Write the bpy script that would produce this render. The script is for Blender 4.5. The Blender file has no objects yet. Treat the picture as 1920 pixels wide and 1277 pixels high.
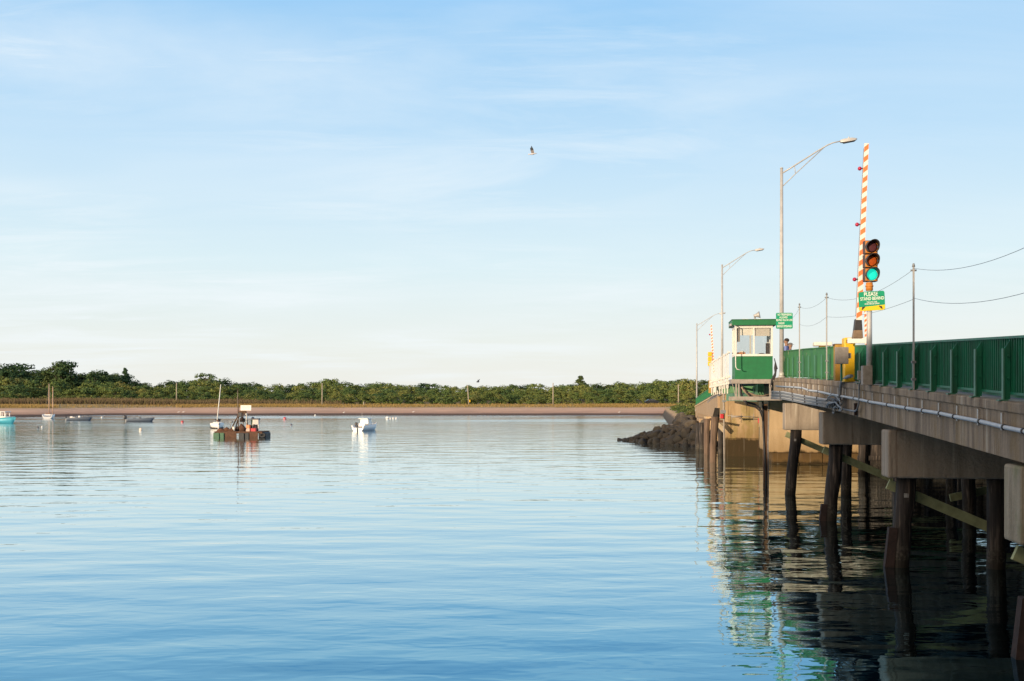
import bpy, bmesh, math, random
from mathutils import Vector, Matrix, noise
random.seed(7)
S = bpy.context.scene
R = math.radians
# ------------------------------------------------------------------ camera
FPX, HX, HY, CZ = 2000.0, 960.0, 748.0, 4.03
cam_d = bpy.data.cameras.new('camera'); cam = bpy.data.objects.new('camera', cam_d)
S.collection.objects.link(cam); S.camera = cam
cam.location = (0, 0, CZ); cam.rotation_euler = (R(90), 0, 0)
cam_d.sensor_width = 36.0; cam_d.lens = 36.0*FPX/1920.0
cam_d.shift_y = (HY-638.5)/1920.0
cam_d.clip_start = 0.1; cam_d.clip_end = 9000
# ------------------------------------------------------------------ light
SUN_EL, SUN_AZ = 7.5, 220.0            # azimuth clockwise from +Y
sd = bpy.data.lights.new('sun', 'SUN'); so = bpy.data.objects.new('sun', sd)
S.collection.objects.link(so)
sd.energy = 5.0; sd.angle = R(0.5); sd.color = (1.0, 0.80, 0.57)
ce = math.cos(R(SUN_EL))
to_sun = Vector((math.sin(R(SUN_AZ))*ce, math.cos(R(SUN_AZ))*ce, math.sin(R(SUN_EL))))
so.rotation_euler = to_sun.to_track_quat('Z', 'Y').to_euler()
W = bpy.data.worlds.new('World'); S.world = W; W.use_nodes = True
nt = W.node_tree; N = nt.nodes; L = nt.links
for n in list(N): N.remove(n)
def nd(tree, t, **kw):
    n = tree.nodes.new(t)
    for k, v in kw.items(): setattr(n, k, v)
    return n
out = nd(nt, 'ShaderNodeOutputWorld'); bg = nd(nt, 'ShaderNodeBackground')
bg.inputs['Strength'].default_value = 0.14
sky = nd(nt, 'ShaderNodeTexSky', sky_type='NISHITA')
sky.sun_disc = False; sky.sun_elevation = R(SUN_EL); sky.sun_rotation = R(SUN_AZ)
sky.air_density = 1.0; sky.dust_density = 0.5; sky.ozone_density = 1.6; sky.altitude = 0
tc = nd(nt, 'ShaderNodeTexCoord'); sep = nd(nt, 'ShaderNodeSeparateXYZ')
L.new(tc.outputs['Generated'], sep.inputs[0])
def math_n(tree, op, a, b=None, clamp=False):
    n = nd(tree, 'ShaderNodeMath', operation=op); n.use_clamp = clamp
    for i, v in enumerate((a, b)):
        if v is None: continue
        if isinstance(v, (int, float)): n.inputs[i].default_value = v
        else: tree.links.new(v, n.inputs[i])
    return n.outputs[0]
def ramp(tree, fac, stops, interp='LINEAR'):
    n = nd(tree, 'ShaderNodeValToRGB'); n.color_ramp.interpolation = interp
    e = n.color_ramp.elements
    while len(e) > 1: e.remove(e[-1])
    for i, (p, c) in enumerate(stops):
        k = e[0] if i == 0 else e.new(p)
        k.position = p; k.color = (c[0], c[1], c[2], 1)
    tree.links.new(fac, n.inputs[0]); return n.outputs[0]
def mixc(tree, fac, a, b, mode='MIX'):
    n = nd(tree, 'ShaderNodeMix', data_type='RGBA', blend_type=mode)
    for i, v in ((0, fac), (6, a), (7, b)):
        if isinstance(v, (int, float)): n.inputs[i].default_value = v
        elif isinstance(v, (tuple, list)): n.inputs[i].default_value = (*v[:3], 1)
        else: tree.links.new(v, n.inputs[i])
    return n.outputs[2]
# air near the horizon: a pale evening veil over the physical sky, and thin high cloud
el = math_n(nt, 'MAXIMUM', sep.outputs[2], 0.0)
veil = ramp(nt, el, [(0, (.97,)*3), (.4, (.95,)*3), (1, (.85,)*3)])
veilc = ramp(nt, el, [(0, (6.3, 6.2, 5.75)), (.05, (6.1, 6.4, 6.15)), (.124, (5.3, 6.4, 6.8)), (.22, (4.0, 5.6, 6.95)), (.33, (2.6, 4.65, 6.8)), (.42, (1.6, 4.0, 7.1)), (.58, (1.1, 3.3, 6.6)), (.8, (1.5, 3.0, 5.2)), (1, (1.6, 2.8, 4.6))])
base = mixc(nt, veil, sky.outputs[0], veilc)
# clouds: project the direction on a high flat layer so the streaks foreshorten with the horizon
zc = math_n(nt, 'ADD', el, 0.10)
cx = math_n(nt, 'DIVIDE', sep.outputs[0], zc); cy = math_n(nt, 'DIVIDE', sep.outputs[1], zc)
cmb = nd(nt, 'ShaderNodeCombineXYZ'); L.new(cx, cmb.inputs[0]); L.new(cy, cmb.inputs[1])
mp = nd(nt, 'ShaderNodeMapping'); mp.inputs['Rotation'].default_value = (0, 0, R(-40)); mp.inputs['Scale'].default_value = (.5, 1.0, 1)
L.new(cmb.outputs[0], mp.inputs[0])
n1 = nd(nt, 'ShaderNodeTexNoise'); n1.inputs['Scale'].default_value = 1.1; n1.inputs['Detail'].default_value = 9; n1.inputs['Roughness'].default_value = .58; n1.inputs['Distortion'].default_value = .7
L.new(mp.outputs[0], n1.inputs['Vector'])
n2 = nd(nt, 'ShaderNodeTexNoise'); n2.inputs['Scale'].default_value = .55; n2.inputs['Detail'].default_value = 2
L.new(cmb.outputs[0], n2.inputs['Vector'])
c1 = ramp(nt, n1.outputs[0], [(.44, (0,)*3), (.66, (1,)*3)]); c2 = ramp(nt, n2.outputs[0], [(.38, (0.05,)*3), (.56, (1,)*3)])
left = math_n(nt, 'SUBTRACT', 0.75, sep.outputs[0], True)
cf = math_n(nt, 'MULTIPLY', c1, c2); cf = math_n(nt, 'MULTIPLY', cf, left); cf = math_n(nt, 'MULTIPLY', cf, 0.9, True)
mp2 = nd(nt, 'ShaderNodeMapping'); mp2.inputs['Rotation'].default_value = (0, 0, R(-52)); mp2.inputs['Scale'].default_value = (.5, 1.5, 1)
L.new(cmb.outputs[0], mp2.inputs[0])
n3 = nd(nt, 'ShaderNodeTexNoise'); n3.inputs['Scale'].default_value = 2.2; n3.inputs['Detail'].default_value = 10; n3.inputs['Roughness'].default_value = .66; n3.inputs['Distortion'].default_value = .5
L.new(mp2.outputs[0], n3.inputs['Vector'])
c3 = math_n(nt, 'MULTIPLY', ramp(nt, n3.outputs[0], [(.44, (0,)*3), (.74, (.75,)*3)]), math_n(nt, 'MULTIPLY', c2, left), True)
cf = math_n(nt, 'MAXIMUM', math_n(nt, 'MULTIPLY', cf, .75), c3)
skyc = mixc(nt, cf, base, (6.5, 6.95, 7.2))
# the evening side of the sky, around the low sun behind the viewer, is warm
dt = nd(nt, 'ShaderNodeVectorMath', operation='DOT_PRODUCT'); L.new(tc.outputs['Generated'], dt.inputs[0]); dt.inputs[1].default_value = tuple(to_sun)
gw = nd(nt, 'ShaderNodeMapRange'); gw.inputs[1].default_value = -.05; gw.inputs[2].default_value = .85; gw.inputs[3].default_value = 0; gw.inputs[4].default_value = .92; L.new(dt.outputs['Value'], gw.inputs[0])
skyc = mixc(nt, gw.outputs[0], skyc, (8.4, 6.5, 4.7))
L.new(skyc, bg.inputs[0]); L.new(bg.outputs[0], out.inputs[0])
S.view_settings.view_transform = 'Standard'; S.view_settings.look = 'None'
S.view_settings.exposure = 0.0; S.view_settings.gamma = 1.0
S.cycles.max_bounces = 8; S.cycles.transparent_max_bounces = 12
S.cycles.use_denoising = True

# ------------------------------------------------------------------ materials
MATS = {}
def mat(name, col, rough=.7, var=0.0, vscale=3.0, bump=0.0, bscale=20.0, metal=0.0, col2=None, vstretch=(1, 1, 1), spec=.5, coords='Object', emit=None):
    if name in MATS: return MATS[name]
    m = bpy.data.materials.new(name); m.use_nodes = True; t = m.node_tree; b = t.nodes['Principled BSDF']
    b.inputs['Roughness'].default_value = rough; b.inputs['Metallic'].default_value = metal
    b.inputs['Base Color'].default_value = (*col, 1); b.inputs['Specular IOR Level'].default_value = spec
    co = nd(t, 'ShaderNodeTexCoord'); mp = nd(t, 'ShaderNodeMapping'); mp.inputs['Scale'].default_value = vstretch
    t.links.new(co.outputs[coords], mp.inputs[0])
    if var or col2:
        n = nd(t, 'ShaderNodeTexNoise'); n.inputs['Scale'].default_value = vscale; n.inputs['Detail'].default_value = 6; n.inputs['Roughness'].default_value = .65
        t.links.new(mp.outputs[0], n.inputs['Vector'])
        c2 = col2 or tuple(c*(1-var) for c in col)
        f = ramp(t, n.outputs[0], [(.36, (0,)*3), (.66, (1,)*3)])
        t.links.new(mixc(t, f, col, c2), b.inputs['Base Color'])
    if bump:
        n = nd(t, 'ShaderNodeTexNoise'); n.inputs['Scale'].default_value = bscale; n.inputs['Detail'].default_value = 5
        t.links.new(mp.outputs[0], n.inputs['Vector'])
        bp = nd(t, 'ShaderNodeBump'); bp.inputs['Strength'].default_value = .7; bp.inputs['Distance'].default_value = bump
        t.links.new(n.outputs[0], bp.inputs['Height']); t.links.new(bp.outputs[0], b.inputs['Normal'])
    if emit:
        b.inputs['Emission Color'].default_value = (*emit[:3], 1); b.inputs['Emission Strength'].default_value = emit[3]
    MATS[name] = m; return m

def concrete(name, col, dark, streak=.5, tide=None, moss=None, joints=0):
    """cast concrete with streaks that run down the face; tide = height (world z) under which it is stained"""
    m = bpy.data.materials.new(name); m.use_nodes = True; t = m.node_tree; b = t.nodes['Principled BSDF']
    b.inputs['Roughness'].default_value = .92; b.inputs['Specular IOR Level'].default_value = .25
    g = nd(t, 'ShaderNodeNewGeometry')
    def nz(scale, stretch, det=6, dist=0.0):
        mp = nd(t, 'ShaderNodeMapping'); mp.inputs['Scale'].default_value = stretch; t.links.new(g.outputs['Position'], mp.inputs[0])
        n = nd(t, 'ShaderNodeTexNoise'); n.inputs['Scale'].default_value = scale; n.inputs['Detail'].default_value = det
        n.inputs['Roughness'].default_value = .62; n.inputs['Distortion'].default_value = dist
        t.links.new(mp.outputs[0], n.inputs['Vector']); return n.outputs[0]
    a = ramp(t, nz(3.2, (1, 1, .10)), [(.38, (0,)*3), (.62, (1,)*3)])
    c = mixc(t, math_n(t, 'MULTIPLY', a, streak), col, dark)
    bl = ramp(t, nz(.8, (1, 1, 1)), [(.35, (0,)*3), (.7, (1,)*3)])
    c = mixc(t, math_n(t, 'MULTIPLY', bl, .35), c, tuple(x*.62 for x in col))
    fine = nz(28, (1, 1, 1), 3)
    c = mixc(t, math_n(t, 'MULTIPLY', fine, .35), c, tuple(x*.7 for x in col))
    if moss:
        mo = ramp(t, nz(1.1, (1, 1, .5), 5), [(.50, (0,)*3), (.60, (1,)*3)])
        c = mixc(t, math_n(t, 'MULTIPLY', mo, moss[3]), c, moss[:3])
    sp = nd(t, 'ShaderNodeSeparateXYZ'); t.links.new(g.outputs['Position'], sp.inputs[0])
    if tide:
        zz = math_n(t, 'ADD', sp.outputs[2], math_n(t, 'MULTIPLY', math_n(t, 'SUBTRACT', nz(1.6, (1, 1, .3), 4), .5), .9))
        f = nd(t, 'ShaderNodeMapRange'); f.inputs[1].default_value = tide-.10; f.inputs[2].default_value = tide+.10
        f.inputs[3].default_value = 1; f.inputs[4].default_value = 0; t.links.new(zz, f.inputs[0])
        f2 = nd(t, 'ShaderNodeMapRange'); f2.inputs[1].default_value = tide; f2.inputs[2].default_value = tide+1.3
        f2.inputs[3].default_value = .55; f2.inputs[4].default_value = 0; t.links.new(zz, f2.inputs[0])
        c = mixc(t, f2.outputs[0], c, (.17, .10, .035))
        c = mixc(t, f.outputs[0], c, (.045, .030, .013))
    if streak >= .6:
        ls = .42 if 'fascia' in name or 'cap' in name else .10
        li = ramp(t, nz(5.5, (1, 1, .035), 3), [(.60, (0,)*3), (.66, (1,)*3)]); c = mixc(t, math_n(t, 'MULTIPLY', li, ls), c, (.62, .56, .46))
        dr = ramp(t, nz(4.1, (1, 1, .05), 4), [(.60, (0,)*3), (.68, (1,)*3)]); c = mixc(t, math_n(t, 'MULTIPLY', dr, .55), c, (.09, .05, .03))
    t.links.new(c, b.inputs['Base Color'])
    bp = nd(t, 'ShaderNodeBump'); bp.inputs['Strength'].default_value = .8; bp.inputs['Distance'].default_value = .035
    t.links.new(nz(9, (1, 1, 1), 8), bp.inputs['Height']); t.links.new(bp.outputs[0], b.inputs['Normal'])
    MATS[name] = m; return m

M_fascia = concrete('fascia concrete', (.38, .30, .22), (.11, .085, .066), .9, moss=(.20, .12, .02, .30))
M_cap = concrete('cap concrete', (.42, .35, .275), (.22, .175, .13), .8)
M_caplich = concrete('lichened cap concrete', (.42, .36, .27), (.16, .13, .085), .8, moss=(.16, .17, .08, .6))
M_pier = concrete('pier concrete', (.52, .36, .20), (.26, .16, .07), .8, tide=1.25, moss=(.22, .19, .05, .5))
M_pier2 = concrete('abutment concrete', (.58, .42, .25), (.42, .29, .15), .5, tide=.75)
M_stone = concrete('stained granite', (.075, .045, .02), (.03, .02, .01), .8, tide=.15)
M_wall = concrete('wing wall concrete', (.45, .32, .20), (.28, .19, .11), .6)
M_asph = mat('asphalt', (.05, .05, .05), .95, .3, 8)
M_green = mat('green paint', (.004, .20, .10), .5, 0, 3.0, .003, 30, col2=(.018, .105, .062), vstretch=(2.2, 2.2, .35))
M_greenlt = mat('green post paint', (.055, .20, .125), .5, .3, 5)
M_housegreen = mat('house green paint', (.004, .15, .045), .5, .2, 3.5, .003, 25)
M_girder = mat('pale green girder paint', (.12, .30, .13), .6, .4, 3)
M_white = mat('white paint', (.74, .70, .62), .5, .12, 4)
M_whitegate = mat('white gate paint', (.80, .76, .68), .5, .1, 6)
M_galv = mat('galvanised steel', (.46, .44, .41), .5, .25, 6, metal=.25)
M_alu = mat('lamp post aluminium', (.52, .50, .47), .48, .2, 5, metal=.15)
M_greysteel = mat('grey painted steel', (.36, .31, .26), .7, .3, 7)
M_pipe = mat('grey conduit', (.50, .52, .54), .5, .18, 6)
M_pipedk = mat('weathered conduit', (.24, .25, .26), .6, .35, 9)
M_black = mat('black rubber', (.02, .02, .022), .6)
M_dark = mat('dark metal', (.05, .045, .045), .6, .3, 8)
M_yellow = mat('yellow enamel', (.78, .46, .01), .45, .12, 3)
M_ochre = mat('ochre paint', (.42, .24, .04), .7, .35, 6, vstretch=(1, 1, .3))
M_orange = mat('signal orange paint', (.62, .22, .03), .5, .25, 8)
M_red = mat('red lamp plastic', (.42, .01, .05), .25)
M_redflat = mat('red paint', (.55, .02, .03), .5, .2, 8)
M_timber = mat('brown timber', (.14, .075, .04), .9, .5, 6, .01, 20, vstretch=(1, 1, .15))
M_brace = mat('pale green timber', (.40, .42, .22), .9, .35, 4, .006, 20)
M_rust = mat('rusty sleeve', (.04, .021, .016), .9, .6, 5, .01, 20)
M_stripe_o = mat('orange stripe', (.90, .20, .055), .5)

def pile_mat():
    m = bpy.data.materials.new('creosoted pile'); m.use_nodes = True; t = m.node_tree; b = t.nodes['Principled BSDF']
    b.inputs['Roughness'].default_value = .8
    g = nd(t, 'ShaderNodeNewGeometry'); mp = nd(t, 'ShaderNodeMapping'); mp.inputs['Scale'].default_value = (6, 6, .5)
    t.links.new(g.outputs['Position'], mp.inputs[0])
    n = nd(t, 'ShaderNodeTexNoise'); n.inputs['Scale'].default_value = 2.0; n.inputs['Detail'].default_value = 6; t.links.new(mp.outputs[0], n.inputs[0])
    sp = nd(t, 'ShaderNodeSeparateXYZ'); t.links.new(g.outputs['Position'], sp.inputs[0])
    c = ramp(t, n.outputs[0], [(.34, (.010, .008, .007)), (.55, (.036, .027, .022)), (.70, (.16, .125, .10))])
    f = nd(t, 'ShaderNodeMapRange'); f.inputs[1].default_value = .1; f.inputs[2].default_value = .9; f.inputs[3].default_value = .75; f.inputs[4].default_value = 0
    t.links.new(sp.outputs[2], f.inputs[0]); c = mixc(t, f.outputs[0], c, (.022, .018, .010))
    n2 = nd(t, 'ShaderNodeTexNoise'); n2.inputs['Scale'].default_value = 14; n2.inputs['Detail'].default_value = 4; t.links.new(g.outputs['Position'], n2.inputs[0])
    bz = ramp(t, math_n(t, 'ADD', sp.outputs[2], math_n(t, 'MULTIPLY', n2.outputs[0], .3)), [(.30, (0,)*3), (.42, (1,)*3), (.62, (.8,)*3), (.80, (0,)*3)])
    c = mixc(t, math_n(t, 'MULTIPLY', bz, ramp(t, n2.outputs[0], [(.45, (0,)*3), (.62, (.4,)*3)])), c, (.16, .14, .11))
    t.links.new(c, b.inputs['Base Color'])
    bp = nd(t, 'ShaderNodeBump'); bp.inputs['Distance'].default_value = .03; t.links.new(n.outputs[0], bp.inputs['Height']); t.links.new(bp.outputs[0], b.inputs['Normal'])
    return m
M_pile = pile_mat()
def glass_mat():
    m = bpy.data.materials.new('window glass'); m.use_nodes = True; t = m.node_tree
    for n in list(t.nodes):
        if n.type == 'BSDF_PRINCIPLED': t.nodes.remove(n)
    o = [n for n in t.nodes if n.type == 'OUTPUT_MATERIAL'][0]
    tr = nd(t, 'ShaderNodeBsdfTransparent'); tr.inputs[0].default_value = (.97, .98, .98, 1); gl = nd(t, 'ShaderNodeBsdfGlossy'); gl.inputs['Roughness'].default_value = .02
    fr_ = nd(t, 'ShaderNodeLayerWeight'); fa = math_n(t, 'ADD', math_n(t, 'MULTIPLY', math_n(t, 'POWER', fr_.outputs['Facing'], 4.0), .8), .06); mx = nd(t, 'ShaderNodeMixShader')
    t.links.new(fa, mx.inputs[0]); t.links.new(tr.outputs[0], mx.inputs[1]); t.links.new(gl.outputs[0], mx.inputs[2]); t.links.new(mx.outputs[0], o.inputs[0])
    return m
M_glass = glass_mat()

# ------------------------------------------------------------------ mesh builder
class MB:
    def __init__(s): s.bm = bmesh.new()
    def poly(s, pts, faces):
        vs = [s.bm.verts.new(Vector(p)) for p in pts]
        for f in faces:
            try: s.bm.faces.new([vs[i] for i in f])
            except ValueError: pass
        return s
    def box(s, x0, x1, y0, y1, z0, z1):
        return s.poly([(x, y, z) for z in (z0, z1) for y in (y0, y1) for x in (x0, x1)],
                      [(0, 2, 3, 1), (4, 5, 7, 6), (0, 1, 5, 4), (2, 6, 7, 3), (0, 4, 6, 2), (1, 3, 7, 5)])
    def cbox(s, c, sx, sy, sz): return s.box(c[0]-sx/2, c[0]+sx/2, c[1]-sy/2, c[1]+sy/2, c[2]-sz/2, c[2]+sz/2)
    def hexa(s, a, b):  # two quads (each 4 pts, same order)
        return s.poly(list(a)+list(b), [(3, 2, 1, 0), (4, 5, 6, 7), (0, 1, 5, 4), (1, 2, 6, 5), (2, 3, 7, 6), (3, 0, 4, 7)])
    def bar(s, p0, p1, w, h, up=(0, 0, 1)):
        p0, p1 = Vector(p0), Vector(p1); d = (p1-p0).normalized(); up = Vector(up)
        if abs(d.dot(up)) > .98: up = Vector((0, 1, 0))
        a = d.cross(up).normalized()*w/2; b = a.cross(d).normalized()*h/2
        return s.hexa([p0-a-b, p0+a-b, p0+a+b, p0-a+b], [p1-a-b, p1+a-b, p1+a+b, p1-a+b])
    def tube(s, pts, r, n=8, cap=True):
        pts = [Vector(p) for p in pts]; rs = r if isinstance(r, (list, tuple)) else [r]*len(pts)
        rings = []; pa = None
        for i, p in enumerate(pts):
            d = (pts[min(i+1, len(pts)-1)]-pts[max(i-1, 0)])
            d = d.normalized() if d.length > 1e-9 else Vector((0, 0, 1))
            if pa is None: pa = d.cross(Vector((0, 0, 1)) if abs(d.z) < .95 else Vector((0, 1, 0)))
            a = (pa - d*pa.dot(d)).normalized(); pa = a; b = d.cross(a)
            rings.append([s.bm.verts.new(p+(a*math.cos(2*math.pi*k/n)+b*math.sin(2*math.pi*k/n))*rs[i]) for k in range(n)])
        for r0, r1 in zip(rings, rings[1:]):
            for k in range(n): s.bm.faces.new((r0[k], r0[(k+1) % n], r1[(k+1) % n], r1[k])).smooth = True
        if cap:
            s.bm.faces.new(rings[0][::-1]); s.bm.faces.new(rings[-1])
        return s
    def cyl(s, p0, p1, r0, r1=None, n=14): return s.tube([p0, p1], [r0, r0 if r1 is None else r1], n)
    def ball(s, c, r, seg=12, sc=(1, 1, 1), jit=0, seed=0):
        m = Matrix.Translation(Vector(c)) @ Matrix.Diagonal((sc[0]*r, sc[1]*r, sc[2]*r, 1))
        ret = bmesh.ops.create_uvsphere(s.bm, u_segments=seg, v_segments=max(6, seg//2+2), radius=1, matrix=m)
        for v in ret['verts']:
            for f in v.link_faces: f.smooth = True
            if jit:
                v.co += (noise.noise_vector(v.co*1.7/max(r, .01)*.4+Vector((seed, 0, 0))))*jit*r
        return s
    def loft(s, secs, close=True, caps=True, smooth=True):
        rr = [[s.bm.verts.new(Vector(p)) for p in q] for q in secs]; n = len(rr[0])
        for a, b in zip(rr, rr[1:]):
            for k in range(n if close else n-1):
                try: s.bm.faces.new((a[k], a[(k+1) % n], b[(k+1) % n], b[k])).smooth = smooth
                except ValueError: pass
        if caps:
            for q in (rr[0][::-1], rr[-1]):
                try: s.bm.faces.new(q)
                except ValueError: pass
        return s
    def mesh(s, name, base=(0, 0, 0), recalc=True):
        b = Vector(base)
        for v in s.bm.verts: v.co -= b
        if recalc: bmesh.ops.recalc_face_normals(s.bm, faces=s.bm.faces[:])
        me = bpy.data.meshes.new(name); s.bm.to_mesh(me); s.bm.free(); return me

def link(name, data):
    o = bpy.data.objects.new(name, data); S.collection.objects.link(o); return o
def props(o, label=None, cat=None, group=None, kind=None):
    if label: o['label'] = label
    if cat: o['category'] = cat
    if group: o['group'] = group
    if kind: o['kind'] = kind
    return o
def finish(o, m, bevel=0):
    for x in (m if isinstance(m, (list, tuple)) else [m]): o.data.materials.append(x)
    if bevel:
        k = o.modifiers.new('bevel', 'BEVEL'); k.width = bevel; k.segments = 2; k.limit_method = 'ANGLE'
    return o
# bridge frame: x across (v), y along (u)
TH = math.atan(260/2000.0); SN, CS = math.sin(TH), math.cos(TH)
V0 = 5.6
def b2w(v, u, z): return Vector((u*SN+v*CS, u*CS-v*SN, z))
def w2b(p): return Vector((p[0]*CS-p[1]*SN, p[0]*SN+p[1]*CS, p[2]))
def PX(px, py, s): return Vector(((px-HX)/s, FPX/s, CZ+(HY-py)/s))
def PB(px, py, s): return w2b(PX(px, py, s))
def U(Z, v=V0): return (Z+v*SN)/CS        # along-bridge coordinate for camera depth Z on plane v
def PR(px, py, v=V0):                      # pixel -> bridge frame point on vertical plane v
    s = (px-1220)*CS/v; return PB(px, py, s)
class Thing:
    def __init__(s, name, label, cat, base, frame='B', rot=0.0, group=None):
        s.o = link(name, None); s.base = Vector(base); s.frame = frame
        s.o.location = b2w(*base) if frame == 'B' else base
        s.o.rotation_euler = (0, 0, -TH if frame == 'B' else rot)
        s.local = frame == 'L'
        if s.local: s.base = Vector((0, 0, 0))
        s.o.empty_display_size = .3
        props(s.o, label, cat, group)
    def part(s, name, mb, m, parent=None, label=None, bevel=0, kind=None, recalc=True):
        me = mb.mesh(name, s.base, recalc) if isinstance(mb, MB) else mb
        o = link(name, me); finish(o, m, bevel); o.parent = parent or s.o
        if label: o['label'] = label
        if kind: o['kind'] = kind
        return o
def copy_tree(o, parent=None):
    c = o.copy(); S.collection.objects.link(c); c.parent = parent
    for ch in list(o.children): copy_tree(ch, c)
    return c
def single(name, mb, m, label, cat, group=None, base=(0, 0, 0), frame='W', bevel=0, kind=None):
    me = mb.mesh(name, base); o = link(name, me); finish(o, m, bevel)
    o.location = b2w(*base) if frame == 'B' else base
    if frame == 'B': o.rotation_euler = (0, 0, -TH)
    return props(o, label, cat, group, kind)
def interp(tab, x):
    if x <= tab[0][0]: return tab[0][1]
    for (a, ya), (b, yb) in zip(tab, tab[1:]):
        if x <= b: return ya+(yb-ya)*(x-a)/(b-a)
    return tab[-1][1]
# top of the concrete kerb along the bridge, by camera depth
PROF = [(-40, 1.9), (0, 3.34), (13, 3.84), (16.1, 3.96), (19.9, 4.11), (27.2, 4.38), (33.2, 4.60), (40, 4.80), (46, 4.95), (50, 5.03), (67, 5.12), (78, 4.54), (118, 3.3), (150, 2.5), (320, 2.2)]
def ZT(Z): return interp(PROF, Z)

# ------------------------------------------------------------------ water, ground
def water_mat():
    m = bpy.data.materials.new('harbour water'); m.use_nodes = True; t = m.node_tree
    for n in list(t.nodes):
        if n.type == 'BSDF_PRINCIPLED': t.nodes.remove(n)
    o_ = [n for n in t.nodes if n.type == 'OUTPUT_MATERIAL'][0]
    df = nd(t, 'ShaderNodeBsdfDiffuse'); df.inputs[0].default_value = (.012, .012, .009, 1)
    gl = nd(t, 'ShaderNodeBsdfGlossy'); gl.inputs['Roughness'].default_value = .025
    # reflectance by viewing angle: near mirror at grazing, weaker and bluer where one looks in more steeply
    fr = nd(t, 'ShaderNodeLayerWeight')
    t.links.new(ramp(t, fr.outputs['Facing'], [(.50, (.08, .20, .34)), (.70, (.15, .36, .50)), (.78, (.32, .55, .67)), (.86, (.60, .75, .83)), (.92, (.80, .90, .93)), (.97, (.95, .98, .98))]), gl.inputs[0])
    mx = nd(t, 'ShaderNodeMixShader'); mx.inputs[0].default_value = .97; t.links.new(df.outputs[0], mx.inputs[1]); t.links.new(gl.outputs[0], mx.inputs[2]); t.links.new(mx.outputs[0], o_.inputs[0])
    g = nd(t, 'ShaderNodeNewGeometry')
    def nz(scale, stretch, det=2, rot=0, rough=.5, dist=0):
        mp = nd(t, 'ShaderNodeMapping'); mp.inputs['Scale'].default_value = stretch; mp.inputs['Rotation'].default_value = (0, 0, R(rot)); t.links.new(g.outputs['Position'], mp.inputs[0])
        n = nd(t, 'ShaderNodeTexNoise'); n.inputs['Scale'].default_value = scale; n.inputs['Detail'].default_value = det
        n.inputs['Roughness'].default_value = rough; n.inputs['Distortion'].default_value = dist
        t.links.new(mp.outputs[0], n.inputs['Vector']); return n.outputs[0]
    patch = ramp(t, nz(.035, (.35, 1, 1), 4, 6, .6), [(.35, (.35,)*3), (.65, (1,)*3)])
    h = math_n(t, 'MULTIPLY', nz(.55, (.45, 1, 1), 1, 12), .055)
    h = math_n(t, 'ADD', h, math_n(t, 'MULTIPLY', nz(2.0, (.5, 1, 1), 2, -8, .5, .3), .011))
    f = math_n(t, 'MULTIPLY', nz(6.5, (.6, 1, 1), 2, 15), .0016)
    f = math_n(t, 'MULTIPLY', f, patch)
    sp = nd(t, 'ShaderNodeSeparateXYZ'); t.links.new(g.outputs['Position'], sp.inputs[0])
    fy = nd(t, 'ShaderNodeMapRange'); fy.inputs[1].default_value = 50; fy.inputs[2].default_value = 190; fy.inputs[3].default_value = 1; fy.inputs[4].default_value = 6.5
    t.links.new(sp.outputs[1], fy.inputs[0]); f = math_n(t, 'MULTIPLY', f, fy.outputs[0])
    ry = nd(t, 'ShaderNodeMapRange'); ry.inputs[1].default_value = 50; ry.inputs[2].default_value = 220; ry.inputs[3].default_value = .02; ry.inputs[4].default_value = .17
    t.links.new(sp.outputs[1], ry.inputs[0]); t.links.new(math_n(t, 'MULTIPLY', ry.outputs[0], patch), gl.inputs['Roughness'])
    h = math_n(t, 'ADD', h, f)
    bp = nd(t, 'ShaderNodeBump'); bp.inputs['Strength'].default_value = 1; bp.inputs['Distance'].default_value = 1.0
    t.links.new(h, bp.inputs['Height'])
    for q in (df.inputs['Normal'], gl.inputs['Normal'], fr.inputs['Normal']): t.links.new(bp.outputs[0], q)
    return m
mb = MB(); mb.poly([(-3000, -60, 0), (3000, -60, 0), (3000, 6000, 0), (-3000, 6000, 0)], [(0, 1, 2, 3)])
o = link('water', mb.mesh('water')); finish(o, water_mat()); o['kind'] = 'structure'

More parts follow.
